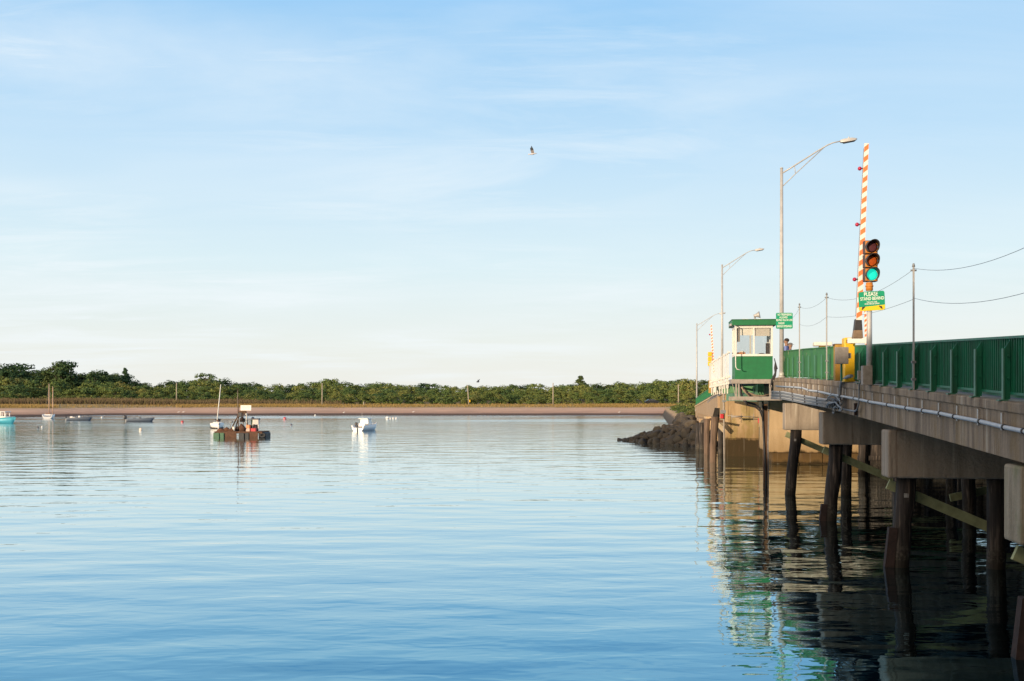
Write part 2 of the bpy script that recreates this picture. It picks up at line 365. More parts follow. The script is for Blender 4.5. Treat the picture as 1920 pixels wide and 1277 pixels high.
def shore(X, Y):   # distance of the far waterline from the camera at world X
    px = HX + FPX*X/260.0
    return 260 + interp([(-3000, -20), (-100, -28), (90, -26), (190, -2), (300, 0), (2200, 0)], px)
def ground_h(X, Y):
    y0 = shore(X, Y)+5*noise.noise(Vector((X*.035, 3, 0)))+2.0*noise.noise(Vector((X*.16, 5, 0)))
    d = Y-y0
    h = interp([(-12, -1.2), (0, 0), (8, .55), (24, 1.55), (34, 1.95), (60, 2.3), (120, 3.2), (260, 6.5), (500, 9), (3000, 10)], d)
    return h + .12*noise.noise(Vector((X*.12, Y*.12, 0)))*(1 if d > 8 else .3)
def ground_mat():
    m = bpy.data.materials.new('beach and turf'); m.use_nodes = True; t = m.node_tree; b = t.nodes['Principled BSDF']
    b.inputs['Roughness'].default_value = 1; b.inputs['Specular IOR Level'].default_value = .1
    g = nd(t, 'ShaderNodeNewGeometry'); sp = nd(t, 'ShaderNodeSeparateXYZ'); t.links.new(g.outputs['Position'], sp.inputs[0])
    def nz(scale, st=(1, 1, 1), det=6):
        mp = nd(t, 'ShaderNodeMapping'); mp.inputs['Scale'].default_value = st; t.links.new(g.outputs['Position'], mp.inputs[0])
        n = nd(t, 'ShaderNodeTexNoise'); n.inputs['Scale'].default_value = scale; n.inputs['Detail'].default_value = det; n.inputs['Roughness'].default_value = .7
        t.links.new(mp.outputs[0], n.inputs['Vector']); return n.outputs[0]
    hz = math_n(t, 'ADD', sp.outputs[2], math_n(t, 'MULTIPLY', math_n(t, 'SUBTRACT', nz(.25, (.3, 1, 1)), .5), .35))
    hz = math_n(t, 'DIVIDE', hz, 4.0)
    c = ramp(t, hz, [(0, (.10, .068, .05)), (.09, (.16, .10, .075)), (.13, (.55, .32, .21)), (.28, (.74, .45, .30)), (.40, (.70, .45, .29)), (.46, (.46, .31, .13)), (.75, (.26, .19, .08)), (1, (.10, .10, .04))])
    c = mixc(t, math_n(t, 'MULTIPLY', ramp(t, nz(.9, (.15, 1, 1)), [(.4, (0,)*3), (.6, (1,)*3)]), .35), c, (.16, .11, .085))
    t.links.new(c, b.inputs['Base Color'])
    bp = nd(t, 'ShaderNodeBump'); bp.inputs['Distance'].default_value = .12; t.links.new(nz(1.5, (.5, 1, 1)), bp.inputs['Height']); t.links.new(bp.outputs[0], b.inputs['Normal'])
    return m
mb = MB()
xs = [-900, -500, -300]+[-200+i*4 for i in range(101)]+[300, 500, 900]
ys = [215+i*2.0 for i in range(60)]+[340, 350, 370, 400, 450, 520, 620, 800, 1200, 2200, 5000]
vv = [[mb.bm.verts.new((x, y, ground_h(x, y))) for x in xs] for y in ys]
for j in range(len(ys)-1):
    for i in range(len(xs)-1):
        mb.bm.faces.new((vv[j][i], vv[j][i+1], vv[j+1][i+1], vv[j+1][i])).smooth = True
o = link('ground', mb.mesh('ground')); finish(o, ground_mat()); o['kind'] = 'structure'

# ------------------------------------------------------------------ causeway / rock spur under the far approach
def Zd(v, u): return u*CS-v*SN
PV = [(-4.2, -.6), (-3, -.15), (-1, .32), (1, .82), (3.3, 1.4), (4.8, 1.9), (20, 2.0)]
def spur(v, Z):
    h = interp(PV, v); z0 = interp([(-4, 104), (-3, 102), (1, 95), (5, 87), (20, 86)], v)
    h = min(h, (Z-z0)*.52-.3)
    if v < 4.2:
        zb = interp([(-4, 105), (-3, 108), (3, 124), (4.2, 140)], v)
        h = min(h, 1.0*(zb-Z)/2+0)
        h = max(h, interp([(2.2, -.8), (4.2, 2.0)], v) if Z > zb-6 else -9)
    return max(h, -.9)
def bank_mat():
    m = mat('bank earth', (.1, .07, .045), 1, .6, 1.2, .05, 4); t = m.node_tree; b = t.nodes['Principled BSDF']
    g = nd(t, 'ShaderNodeNewGeometry'); sp = nd(t, 'ShaderNodeSeparateXYZ'); t.links.new(g.outputs['Position'], sp.inputs[0])
    n = nd(t, 'ShaderNodeTexNoise'); n.inputs['Scale'].default_value = 1.1; n.inputs['Detail'].default_value = 7; t.links.new(g.outputs['Position'], n.inputs[0])
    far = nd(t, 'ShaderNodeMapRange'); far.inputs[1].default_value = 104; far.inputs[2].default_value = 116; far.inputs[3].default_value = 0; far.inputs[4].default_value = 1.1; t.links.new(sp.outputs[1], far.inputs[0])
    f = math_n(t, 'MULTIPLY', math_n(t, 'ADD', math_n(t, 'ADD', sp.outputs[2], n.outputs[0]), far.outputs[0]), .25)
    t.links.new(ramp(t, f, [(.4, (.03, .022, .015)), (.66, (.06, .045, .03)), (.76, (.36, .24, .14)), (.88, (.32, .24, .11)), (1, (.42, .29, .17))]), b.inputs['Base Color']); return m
mb = MB(); vs_ = [-6+.5*i for i in range(30)]+[9, 12, 18, 24, 30]; zs_ = [84+1.0*i for i in range(60)]+[150, 170, 200, 240, 270, 300]
vv = [[mb.bm.verts.new(b2w(v, U(Z, v), spur(v, Z)+.12*noise.noise(Vector((v*.6, Z*.6, 2))))) for v in vs_] for Z in zs_]
for j in range(len(zs_)-1):
    for i in range(len(vs_)-1): mb.bm.faces.new((vv[j][i], vv[j][i+1], vv[j+1][i+1], vv[j+1][i])).smooth = True
o = link('embankment', mb.mesh('embankment')); finish(o, bank_mat()); o['kind'] = 'structure'

def rock_mat():
    m = bpy.data.materials.new('dark boulder'); m.use_nodes = True; t = m.node_tree; b = t.nodes['Principled BSDF']; b.inputs['Roughness'].default_value = .9
    g = nd(t, 'ShaderNodeNewGeometry'); sp = nd(t, 'ShaderNodeSeparateXYZ'); t.links.new(g.outputs['Position'], sp.inputs[0])
    n = nd(t, 'ShaderNodeTexNoise'); n.inputs['Scale'].default_value = 2.5; n.inputs['Detail'].default_value = 7; t.links.new(g.outputs['Position'], n.inputs[0])
    oi = nd(t, 'ShaderNodeObjectInfo')
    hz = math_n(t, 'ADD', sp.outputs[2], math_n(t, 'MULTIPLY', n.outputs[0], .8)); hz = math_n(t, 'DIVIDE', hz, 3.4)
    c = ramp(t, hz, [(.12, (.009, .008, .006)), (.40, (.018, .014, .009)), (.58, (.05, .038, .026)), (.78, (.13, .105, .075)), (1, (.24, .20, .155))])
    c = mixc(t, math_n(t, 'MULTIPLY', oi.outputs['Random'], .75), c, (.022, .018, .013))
    t.links.new(c, b.inputs['Base Color'])
    bp = nd(t, 'ShaderNodeBump'); bp.inputs['Distance'].default_value = .08; t.links.new(n.outputs[0], bp.inputs['Height']); t.links.new(bp.outputs[0], b.inputs['Normal'])
    return m
M_rock = rock_mat()
def rock_mesh(seed):
    r = random.Random(seed); bm = bmesh.new()
    for k in range(16):
        v = Vector((r.gauss(0, 1), r.gauss(0, 1), r.gauss(0, 1))).normalized()
        bm.verts.new((v.x*r.uniform(.8, 1.1), v.y*r.uniform(.65, 1), v.z*r.uniform(.55, .8)))
    bmesh.ops.convex_hull(bm, input=bm.verts[:])
    bmesh.ops.subdivide_edges(bm, edges=bm.edges[:], cuts=2, use_grid_fill=True)
    bmesh.ops.smooth_vert(bm, verts=bm.verts[:], factor=.22, use_axis_x=True, use_axis_y=True, use_axis_z=True)
    for v in bm.verts: v.co += noise.noise_vector(v.co*2.1+Vector((seed, 0, 0)))*.09
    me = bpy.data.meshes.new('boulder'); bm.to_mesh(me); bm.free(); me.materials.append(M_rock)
    for p in me.polygons: p.use_smooth = True
    return me
rocks = [rock_mesh(i) for i in range(9)]
rr = random.Random(5); cnt = 0; placed = []
for k in range(4000):
    v = rr.uniform(-3.4, 5.4); Z = rr.uniform(86, 113)
    h = spur(v, Z)
    if h < -.45 or (v > 4.2 and Z > 96): continue
    if v < 1 and Z > 114: continue
    sz = (rr.uniform(.28, .5) if rr.random() < .6 else rr.uniform(.5, .85))*(1.0 if v > -1.2 else .6)
    p = b2w(v, U(Z, v), h)
    if any((p-q).length < (sz+s2)*.56 for q, s2 in placed): continue
    placed.append((p, sz))
placed.sort(key=lambda a: a[0].y); placed = placed[:245]
for k in range(300):
    v = rr.uniform(3.3, 4.5); Z = rr.uniform(108, 150); p = b2w(v, U(Z, v), max(spur(v, Z), .2)); sz = rr.uniform(.35, .8)
    if len(placed) < 298 and not any((p-q).length < (sz+s2)*.6 for q, s2 in placed): placed.append((p, sz))
for p, sz in placed:
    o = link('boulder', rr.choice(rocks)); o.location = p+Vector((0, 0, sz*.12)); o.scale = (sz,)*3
    o.rotation_euler = (rr.uniform(-.5, .5), rr.uniform(-.5, .5), rr.uniform(0, 6.3))
    vv_ = p.x*CS-p.y*SN
    where = 'at the low tip of the rock spur' if vv_ < -.6 else 'on the middle of the rock spur' if vv_ < 2 else 'on the high end of the spur by the piles'
    props(o, ('dark wet boulder at the waterline ' if p.z < .6 else 'brown boulder halfway up ' if p.z < 1.5 else 'paler dry boulder ')+where, 'boulder', 'boulders of the rock spur')

# ------------------------------------------------------------------ the fixed near span
bridge = Thing('bridge', 'concrete trestle bridge on timber piles running away at the right of the water', 'bridge', (V0+5.5, U(20), 0))
ZS = [-30, -10, 0, 6, 10, 13, 16.1, 19.9, 23.5, 27.2, 30, 33.2, 36.5, 40, 43, 46, 49.0]
def strip(v0, v1, dz0, dz1, zs=ZS, taper=None):
    m_ = MB(); secs = []
    for Z in zs:
        u = U(Z); t_ = ZT(Z)
        secs.append([(v0, u, t_+dz0), (v1, u, t_+dz0), (v1, u, t_+dz1), (v0, u, t_+dz1)])
    return m_.loft(secs, smooth=False)
VR = V0+11.4
bridge.part('fascia', strip(V0, V0+.32, -.90, -.17), M_fascia)
bridge.part('kerb', strip(V0-.035, V0+.48, -.165, 0), M_fascia, bevel=.02)
bridge.part('fascia', strip(VR-.32, VR, -.90, -.17), M_fascia)
bridge.part('kerb', strip(VR-.48, VR+.035, -.165, 0), M_fascia, bevel=.02)
bridge.part('deck', strip(V0+.325, VR-.325, -.75, -.30), M_asph)
for k in range(5):
    v = V0+1.2+k*2.2
    bridge.part('girder', strip(v, v+.5, -1.02, -.755), M_cap)
CAPS = [(7.3, 2.95, 1.75-.35), (16.95, 3.0, 1.79), (26.0, 3.29, 2.15), (35.7, 3.60, 2.53), (45.5, 3.86, 2.72)]
CAPM = [M_cap, M_caplich, M_cap, M_cap, M_cap]
def pile_at(v, u, ztop, lean=-.14, r=.21, name='pile', par=None, lb=None, m=None, zb=-2.2, bend=0.0):
    m_ = MB(); pts = []; rs = []; sd = random.random()*50; n = 9
    for i in range(n):
        f = i/(n-1); z = ztop+(zb-ztop)*f
        pts.append((v+lean*f*(ztop-zb)/3.8+.07*noise.noise(Vector((f*4, sd, 0)))+bend*math.sin(f*3.1), u+.03*noise.noise(Vector((f*3, sd, 7))), z))
        rs.append(r*(1-.10*f)*(1+.14*noise.noise(Vector((f*6, sd, 3)))))
    m_.tube(pts, rs, 12); return m_
for ci, (Z, zt, zb) in enumerate(CAPS):
    u = U(Z); m_ = MB()
    m_.box(V0-.01, VR-.2, u-.72, u+.10, zb, zt)
    bridge.part('pile_cap', m_, CAPM[ci], bevel=.045)
    for k, dv in enumerate([.50, 2.55, 4.7, 6.8, 8.9, 10.7]):
        pu = u-.32
        lean = -.32 if k == 0 else (.10 if k == 10 else random.uniform(-.06, .06))
        po = bridge.part('pile', pile_at(V0+dv, pu, zb-.002, lean, .235), M_pile)
        if k == 0 and ci < 4:
            q = MB(); z0 = .95 if ci < 3 else .55
            a = V0+dv-.32*(zb-z0)/(zb+2.2)*(zb+2.2)/3.8; b_ = V0+dv-.32*(zb+1.8)/3.8
            q.hexa([(a-.33, pu-.14, z0), (a-.15, pu-.2, z0), (a-.15, pu+.1, z0), (a-.33, pu+.08, z0)],
                   [(b_-.40, pu-.16, -1.8), (b_-.16, pu-.2, -1.8), (b_-.16, pu+.1, -1.8), (b_-.40, pu+.1, -1.8)])
            bridge.part('rubbing_plank', q, M_rust, parent=po, label='rust red plank bolted to the outside of the pile')
        if k == 0 and ci in (2, 4):
            q = MB(); q.cbox((V0+dv-.06, pu-.215, zb-.42), .10, .02, .10); bridge.part('marker_plate', q, M_galv, parent=po)
    m_ = MB(); zz = zb-.17
    m_.bar((V0+.12, u-.03, zz-.02), (V0+2.5, u-.03, zz-1.05), .10, .24)
    bridge.part('brace', m_, M_brace)
    m_ = MB(); m_.bar((V0+10.6, u+.06, zz-.1), (V0+4.2, u+.06, zz-1.6), .10, .24); bridge.part('brace', m_, M_brace)
# bolted vertical brackets on the fascia
for k in range(25):
    Z = 14.6+k*1.245
    if Z > 47: break
    u = U(Z); t_ = ZT(Z); m_ = MB(); m_.box(V0-.03, V0-.001, u-.035, u+.035, t_-.47, t_-.19)
    bridge.part('bracket', m_, M_galv)
# ------------------------------------------------------------------ railings
def slat_railing(label, vp, sgn, Z0, Z1, solid=(31.5, 47), m_slat=M_green):
    st = 1.47; n = int((Z1-Z0)/st)
    T = Thing('railing', label, 'railing', (vp, U(Z0), ZT(Z0)))
    for k in range(n):
        Za, Zb = Z0+k*st, Z0+(k+1)*st; ua, ub = U(Za), U(Zb); za, zb = ZT(Za), ZT(Zb)
        H = interp([(20, 1.04), (30, 1.06), (46, 1.16)], Za)
        H2 = interp([(20, 1.04), (30, 1.06), (46, 1.16)], Zb)
        m_ = MB()
        for hh, th in ((H-.02, .04), (.12, .04)):
            m_.bar((vp, ua, za+hh), (vp, ub, zb+hh+(H2-H if hh > .5 else 0)), .07, th)
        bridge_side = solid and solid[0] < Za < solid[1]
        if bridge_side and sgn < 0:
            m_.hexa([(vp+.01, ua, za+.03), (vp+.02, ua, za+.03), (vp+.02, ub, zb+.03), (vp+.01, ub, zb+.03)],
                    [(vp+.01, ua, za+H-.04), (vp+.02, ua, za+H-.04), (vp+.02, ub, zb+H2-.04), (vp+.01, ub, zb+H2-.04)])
            T.part('panel', m_, M_peel_sunlit)
        else:
            ns = 13
            for j in range(ns):
                f = (j+.5)/ns; u = ua+(ub-ua)*f; z = za+(zb-za)*f
                m_.box(vp-.028, vp+.028, u-.009, u+.009, z+.10, z+H-.035)
            if sgn < 0:   # sheet behind the slats
                m_.hexa([(vp+.035, ua, za+.05), (vp+.041, ua, za+.05), (vp+.041, ub, zb+.05), (vp+.035, ub, zb+.05)],
                        [(vp+.035, ua, za+H-.035), (vp+.041, ua, za+H-.035), (vp+.041, ub, zb+H2-.035), (vp+.035, ub, zb+H2-.035)])
            T.part('slat_panel', m_, m_slat)
        o_ = vp+sgn*(.06 if bridge_side and sgn < 0 else .15)
        m_ = MB(); m_.box(min(o_, o_+.022), max(o_, o_+.022), ua-.045, ua+.045, za+.012, za+.84)
        m_.box(o_-.07, o_+.07, ua-.08, ua+.08, za, za+.02)
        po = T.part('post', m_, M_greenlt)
        m_ = MB(); x0, x1 = sorted((vp+sgn*.03, o_-sgn*.002))
        m_.poly([(x0, ua-.008, za+.02), (x1, ua-.008, za+.02), (x1, ua-.008, za+H-.06), (x0, ua-.008, za+H-.06),
                 (x0, ua+.008, za+.02), (x1, ua+.008, za+.02), (x1, ua+.008, za+H-.06), (x0, ua+.008, za+H-.06)] if sgn > 0 else
                [(x0, ua-.008, za+.02), (x1, ua-.008, za+.02), (x1, ua-.008, za+H-.06), (x0, ua-.008, za+.80),
                 (x0, ua+.008, za+.02), (x1, ua+.008, za+.02), (x1, ua+.008, za+H-.06), (x0, ua+.008, za+.80)],
                [(0, 1, 2, 3), (7, 6, 5, 4), (0, 4, 5, 1), (1, 5, 6, 2), (2, 6, 7, 3), (3, 7, 4, 0)])
        for hz in (.36, .72): m_.cyl((vp+sgn*.06, ua-.05, za+hz), (vp+sgn*.06, ua+.0, za+hz), .02, .02, 8)
        if not (bridge_side and sgn < 0): T.part('gusset', m_, m_slat, parent=po)
        else: m_.bm.free()
    return T
def peel_sunlit_mat():
    m = bpy.data.materials.new('peeling sunlit green paint'); m.use_nodes = True; t = m.node_tree; b = t.nodes['Principled BSDF']; b.inputs['Roughness'].default_value = .6
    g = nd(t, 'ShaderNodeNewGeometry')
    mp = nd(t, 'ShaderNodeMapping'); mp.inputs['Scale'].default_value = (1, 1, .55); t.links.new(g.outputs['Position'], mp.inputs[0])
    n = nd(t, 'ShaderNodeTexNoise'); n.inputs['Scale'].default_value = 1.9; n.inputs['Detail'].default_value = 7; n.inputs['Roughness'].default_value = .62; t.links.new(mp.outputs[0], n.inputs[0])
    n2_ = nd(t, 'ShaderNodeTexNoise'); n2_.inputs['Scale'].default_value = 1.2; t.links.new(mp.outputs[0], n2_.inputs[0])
    c = ramp(t, n2_.outputs[0], [(.35, (.012, .13, .022)), (.65, (.035, .19, .025))])  # yellower than the slat green: sunlight put into the colour of the same paint
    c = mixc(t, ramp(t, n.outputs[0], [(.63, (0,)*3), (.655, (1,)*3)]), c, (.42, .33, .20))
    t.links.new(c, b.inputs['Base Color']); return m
M_peel_sunlit = peel_sunlit_mat()
VP = V0+.15
slat_railing('dark green slatted railing with outside posts along the near edge of the bridge', VP, -1, 5.37, 30.6)
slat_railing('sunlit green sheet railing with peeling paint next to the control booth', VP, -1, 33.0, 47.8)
slat_railing('green railing along the far side of the bridge deck', VR-.24, 1, 5.37, 47.8, None)
# closing piece between the ochre post and the slats
# ------------------------------------------------------------------ conduits on the fascia
def on_fascia(pts, off=-.07):
    return [PR(x, y, V0+off) for x, y in pts]
pip = [(2100, 838), (1960, 818), (1920, 808.5), (1883, 801), (1838, 790), (1790, 781), (1763, 775), (1731, 770), (1700, 765), (1665, 759), (1630, 753), (1602, 747), (1560, 740), (1535, 734), (1517, 732), (1505, 727.5), (1490, 726), (1455, 724)]
T = Thing('conduit', 'long pale grey pipe clipped along the face of the bridge under the railing', 'pipe', PR(1700, 765))
m_ = MB().tube(on_fascia(pip), .036, 10); T.part('pipe', m_, M_pipe)
pr_ = on_fascia(pip)
for i in range(1, len(pr_)-1):
    d = (pr_[i+1]-pr_[i-1]).normalized(); T.part('clip', MB().cyl(pr_[i]-d*.03, pr_[i]+d*.03, .048, .048, 10), M_dark)
T = Thing('conduit_bundle', 'five weathered conduits running together below the railing towards the control booth', 'pipe', PR(1500, 750))
for j in range(6):
    o_ = j*2.7
    pts = [(1446, 733.5+o_), (1470, 735+o_), (1500, 741+o_), (1530, 746+o_), (1556, 750+o_*1.05)]
    T.part('pipe', MB().tube(on_fascia(pts, -.16-.05*(j % 2)), .026, 8), M_pipedk if j % 2 else M_pipe)
for x, y in ((1462, 733), (1485, 736), (1508, 741), (1531, 744)):
    a = PR(x, y, V0-.22); b_ = PR(x+1, y+19, V0-.22); T.part('hanger', MB().bar(a, b_, .03, .05), M_dark)
rc = random.Random(11)
T = Thing('cable_tangle', 'knot of looped grey hoses hanging where the conduits end on the bridge face', 'cable', PR(1566, 765))
for j in range(9):
    pts = []; x0, y0 = 1556+rc.uniform(-3, 3), 752+rc.uniform(-3, 14); ph = rc.uniform(0, 6)
    for i in range(12):
        f = i/11; a = ph+f*rc.uniform(4.2, 5.2)
        pts.append(PR(x0+f*22*rc.uniform(.7, 1)+math.cos(a)*6, y0+math.sin(a)*9*(1-.3*f)+f*rc.uniform(-4, 6), V0-.12-.02*j))
    sm = []
    for i in range(len(pts)-1):
        for q in range(3): sm.append(pts[i].lerp(pts[i+1], q/3))
    T.part('hose', MB().tube(sm, .022, 7), M_pipedk if j % 3 else M_dark)
T = Thing('conduit', 'thick grey pipe curving down off the kerb beside the yellow gate cabinet', 'pipe', PR(1577, 735))
T.part('pipe', MB().tube(on_fascia([(1597, 705), (1590, 706), (1583, 710), (1578, 717), (1576, 726), (1575, 740), (1574, 752)], -.10), .045, 10), M_pipedk)
T = Thing('conduit', 'thin pipe dropping from the small switch box down the bridge face', 'pipe', PR(1612, 735))
T.part('pipe', MB().tube(on_fascia([(1614, 712), (1611, 722), (1611, 745), (1610, 758), (1607, 768), (1603, 771), (1590, 769), (1572, 764)], -.10), .024, 8), M_pipedk)
T.part('switch_box', MB().cbox(PR(1614, 703.5, V0-.1), .16, .14, .24), M_greysteel, bevel=.01)
m_ = MB(); p = PR(1605, 771, V0-.05); m_.box(p.x-.05, p.x+.03, p.y-.05, p.y+.05, p.z-.12, p.z+.22); T.part('bracket', m_, M_rust)

# ------------------------------------------------------------------ lamp posts
def lamp_post(label, px, ytop, ybase, s, H=None, sign=None, group='lamp posts along the bridge'):
    base = PB(px, ybase, s); top = PB(px, ytop, s); T = Thing('lamp_post', label, 'street lamp', base, group=group)
    bx, by, bz = base; H = top.z-bz
    T.part('pole', MB().tube([(bx, by, bz), (bx, by, bz+H)], [.098, .062], 16), M_alu)
    T.part('base_plate', MB().cyl((bx, by, bz), (bx, by, bz+.05), .17, .17, 12).cyl((bx, by, bz+.05), (bx, by, bz+.22), .125, .11, 14), M_alu)
    T.part('cap', MB().cyl((bx, by, top.z), (bx, by, top.z+.04), .072, .06, 12), M_alu)
    k = 1.0; c = lambda dx, dz: (bx+dx*k, by, top.z+dz)
    arm = [c(.05, -.19), c(.54, .11), c(1.62, .78), c(1.90, .94), c(2.14, 1.04), c(2.46, 1.10)]
    sm = []
    T.part('arm', MB().tube(arm, [.032, .032, .03, .028, .027, .026], 9), M_alu)
    T.part('arm_strut', MB().tube([c(.05, -.76), c(.58, -.24), c(1.78, .86)], .02, 8).tube([c(.54, .11), c(.58, -.24)], .016, 6), M_alu)
    h = MB(); secs = []
    for dx, w, t0, t1 in ((2.44, .07, 1.04, 1.14), (2.56, .12, 1.03, 1.18), (2.9, .15, 1.07, 1.22), (3.08, .12, 1.11, 1.20), (3.14, .05, 1.15, 1.19)):
        secs.append([(bx+dx, by-w, top.z+t0), (bx+dx, by+w, top.z+t0), (bx+dx, by+w*.7, top.z+t1), (bx+dx, by-w*.7, top.z+t1)])
    hd = T.part('lamp_head', h.loft(secs), M_alu, bevel=.012)
    T.part('lens', MB().hexa([(bx+2.58, by-.1, top.z+1.0), (bx+2.58, by+.1, top.z+1.0), (bx+3.05, by+.1, top.z+1.08), (bx+3.05, by-.1, top.z+1.08)],
        [(bx+2.58, by-.1, top.z+1.04), (bx+2.58, by+.1, top.z+1.04), (bx+3.05, by+.1, top.z+1.115), (bx+3.05, by-.1, top.z+1.115)]), M_dark, parent=hd)
    T.part('photocell', MB().cyl((bx+2.8, by, top.z+1.2), (bx+2.8, by, top.z+1.27), .035, .035, 10), M_pipe, parent=hd)
    return T
s1 = (1465.5-1220)*CS/(V0-.02)
L1 = lamp_post('tallest grey lamp post, standing beside the green control booth with a green notice on it', 1465.5, 316, 708, s1)
lamp_post('grey lamp post rising from behind the white picket railing of the draw span', 1354, 497, 716, 24.6)
lamp_post('smallest and farthest grey lamp post, at the far end of the bridge', 1306.5, 607, 770, 17.0)

# ------------------------------------------------------------------ text helper
def text_mesh(body, size, w=None):
    cu = bpy.data.curves.new('t', 'FONT'); cu.body = body; cu.size = size; cu.align_x = 'CENTER'; cu.align_y = 'CENTER'; cu.extrude = .001; cu.offset = size*.012
    o = bpy.data.objects.new('t', cu); S.collection.objects.link(o); bpy.context.view_layer.update()
    me = bpy.data.meshes.new_from_object(o); bpy.data.objects.remove(o); bpy.data.curves.remove(cu)
    xs = [v.co.x for v in me.vertices]
    if w and xs:
        k = w/(max(xs)-min(xs)); mid = (max(xs)+min(xs))/2
        for v in me.vertices: v.co.x = (v.co.x-mid)*k
    return me
M_signgreen = mat('sign green', (.0, .30, .15), .4, .15, 5)
M_letter = mat('sign white lettering', (.80, .82, .72), .5)
M_signyel = mat('sign yellow', (.82, .52, .01), .45)
M_letdark = mat('sign dark lettering', (.03, .025, .02), .5)
def rrect(w, h, r, n=5):
    pts = []
    for cx, cz, a0 in ((w/2-r, h/2-r, 0), (-w/2+r, h/2-r, 90), (-w/2+r, -h/2+r, 180), (w/2-r, -h/2+r, 270)):
        for k in range(n+1):
            a = R(a0+90*k/n); pts.append((cx+r*math.cos(a), cz+r*math.sin(a)))
    return pts
def plate(w, h, r, y0=0, y1=.004, zlo=None):
    m_ = MB(); pts = rrect(w, h, r)
    if zlo is not None: pts = [(x, min(z, zlo)) for x, z in pts]
    m_.loft([[(x, y0, z) for x, z in pts], [(x, y1, z) for x, z in pts]], smooth=False); return m_
def notice(name, label, centre, w, h, rotz, lines, tilt=0, yellow=None):
    """lines: (text, zcentre, size, width) as fractions; the face looks along local -y"""
    T = Thing(name, label, 'sign', centre, 'L', rotz)
    T.o.rotation_euler = (0, tilt, rotz)
    T.part('plate', plate(w, h, .05), M_signgreen)
    for i, (tx, zc, sz, tw, xo) in enumerate(lines):
        me = text_mesh(tx, sz*h*1.38, tw*w)
        me.transform(Matrix.Translation((xo*w, -.004, zc*h)) @ Matrix.Rotation(R(90), 4, 'X'))
        T.part('lettering', me, M_letter)
    if yellow:
        m_ = MB(); r = .045; y = -h/2
        m_.poly([(-w/2+r, -.003, y+.004), (w/2-r, -.003, y+.004), (w/2-.005, -.003, y+r), (w/2-.005, -.003, y+yellow*h), (-w/2+.005, -.003, y+yellow*h*.72), (-w/2+.005, -.003, y+r)], [(0, 1, 2, 3, 4, 5)])
        T.part('yellow_band', m_, M_signyel, recalc=False)
        for sx in (-1, 1):
            m_ = MB(); x = sx*.21
            m_.poly([(x-.05, -.006, y+.03), (x-.02, -.006, y+.03), (x+.045, -.006, y+.10), (x+.03, -.006, y+.115), (x-.03, -.006, y+.10)] if sx < 0 else
                    [(x+.05, -.006, y+.03), (x+.02, -.006, y+.03), (x-.045, -.006, y+.10), (x-.03, -.006, y+.115), (x+.03, -.006, y+.10)], [(0, 1, 2, 3, 4)])
            T.part('symbol', m_, M_letdark)
    return T
sg = PX(1468.8, 602, s1); sg.y -= .17
notice('notice_sign', 'green notice about trespassing fixed to the tallest lamp post', sg, .70, .68, -TH, [
    ('NO TRESPASSING', .38, .13, .84, .02), ('ALLOWED', .21, .12, .48, -.05), ('BEHIND YELLOW LINE', .04, .125, .97, 0),
    ('DURING', -.16, .13, .36, -.18), ('BRIDGE OPENINGS', -.35, .135, .86, 0)])
# ------------------------------------------------------------------ traffic signal
s2 = 73.5
base = PB(1630, 722, s2)
T = Thing('traffic_signal', 'traffic light showing green on a grey pole rising above the dark green railing', 'traffic light', base)
bx, by, bz = base; zl = lambda y: CZ+(HY-y)/s2
T.part('pole', MB().tube([(bx, by, bz), (bx, by, zl(529))], [.078, .062], 14), M_alu)
T.part('collar', MB().cyl((bx, by, zl(545)), (bx, by, zl(530)), .09, .085, 12).cyl((bx, by, zl(538)), (bx, by, zl(535)), .10, .10, 12), M_orange)
T.part('base_box', MB().box(bx-.19, bx+.05, by-.16, by+.1, bz, zl(686)), M_greysteel, bevel=.012)
ya = R(7); ca, sa = math.cos(ya), math.sin(ya)
def sg_pt(lx, ly, z):  # local signal frame, face along -ly
    return (bx+.045+lx*ca-ly*sa, by+lx*sa+ly*ca, z)
M_sighouse = mat('signal housing brown', (.10, .055, .035), .6, .3, 8)
M_lens = [mat('red lens off', (.11, .03, .035), .6, .4, 14, spec=.2), mat('amber lens off', (.50, .09, .01), .6, .4, 14, spec=.2), mat('green lens lit', (.01, .3, .25), .5, emit=(.01, .80, .58, .85), spec=.2)]
LN = ['dark red lens', 'amber lens', 'lit green lens']
secH = (zl(451)-zl(529))/3
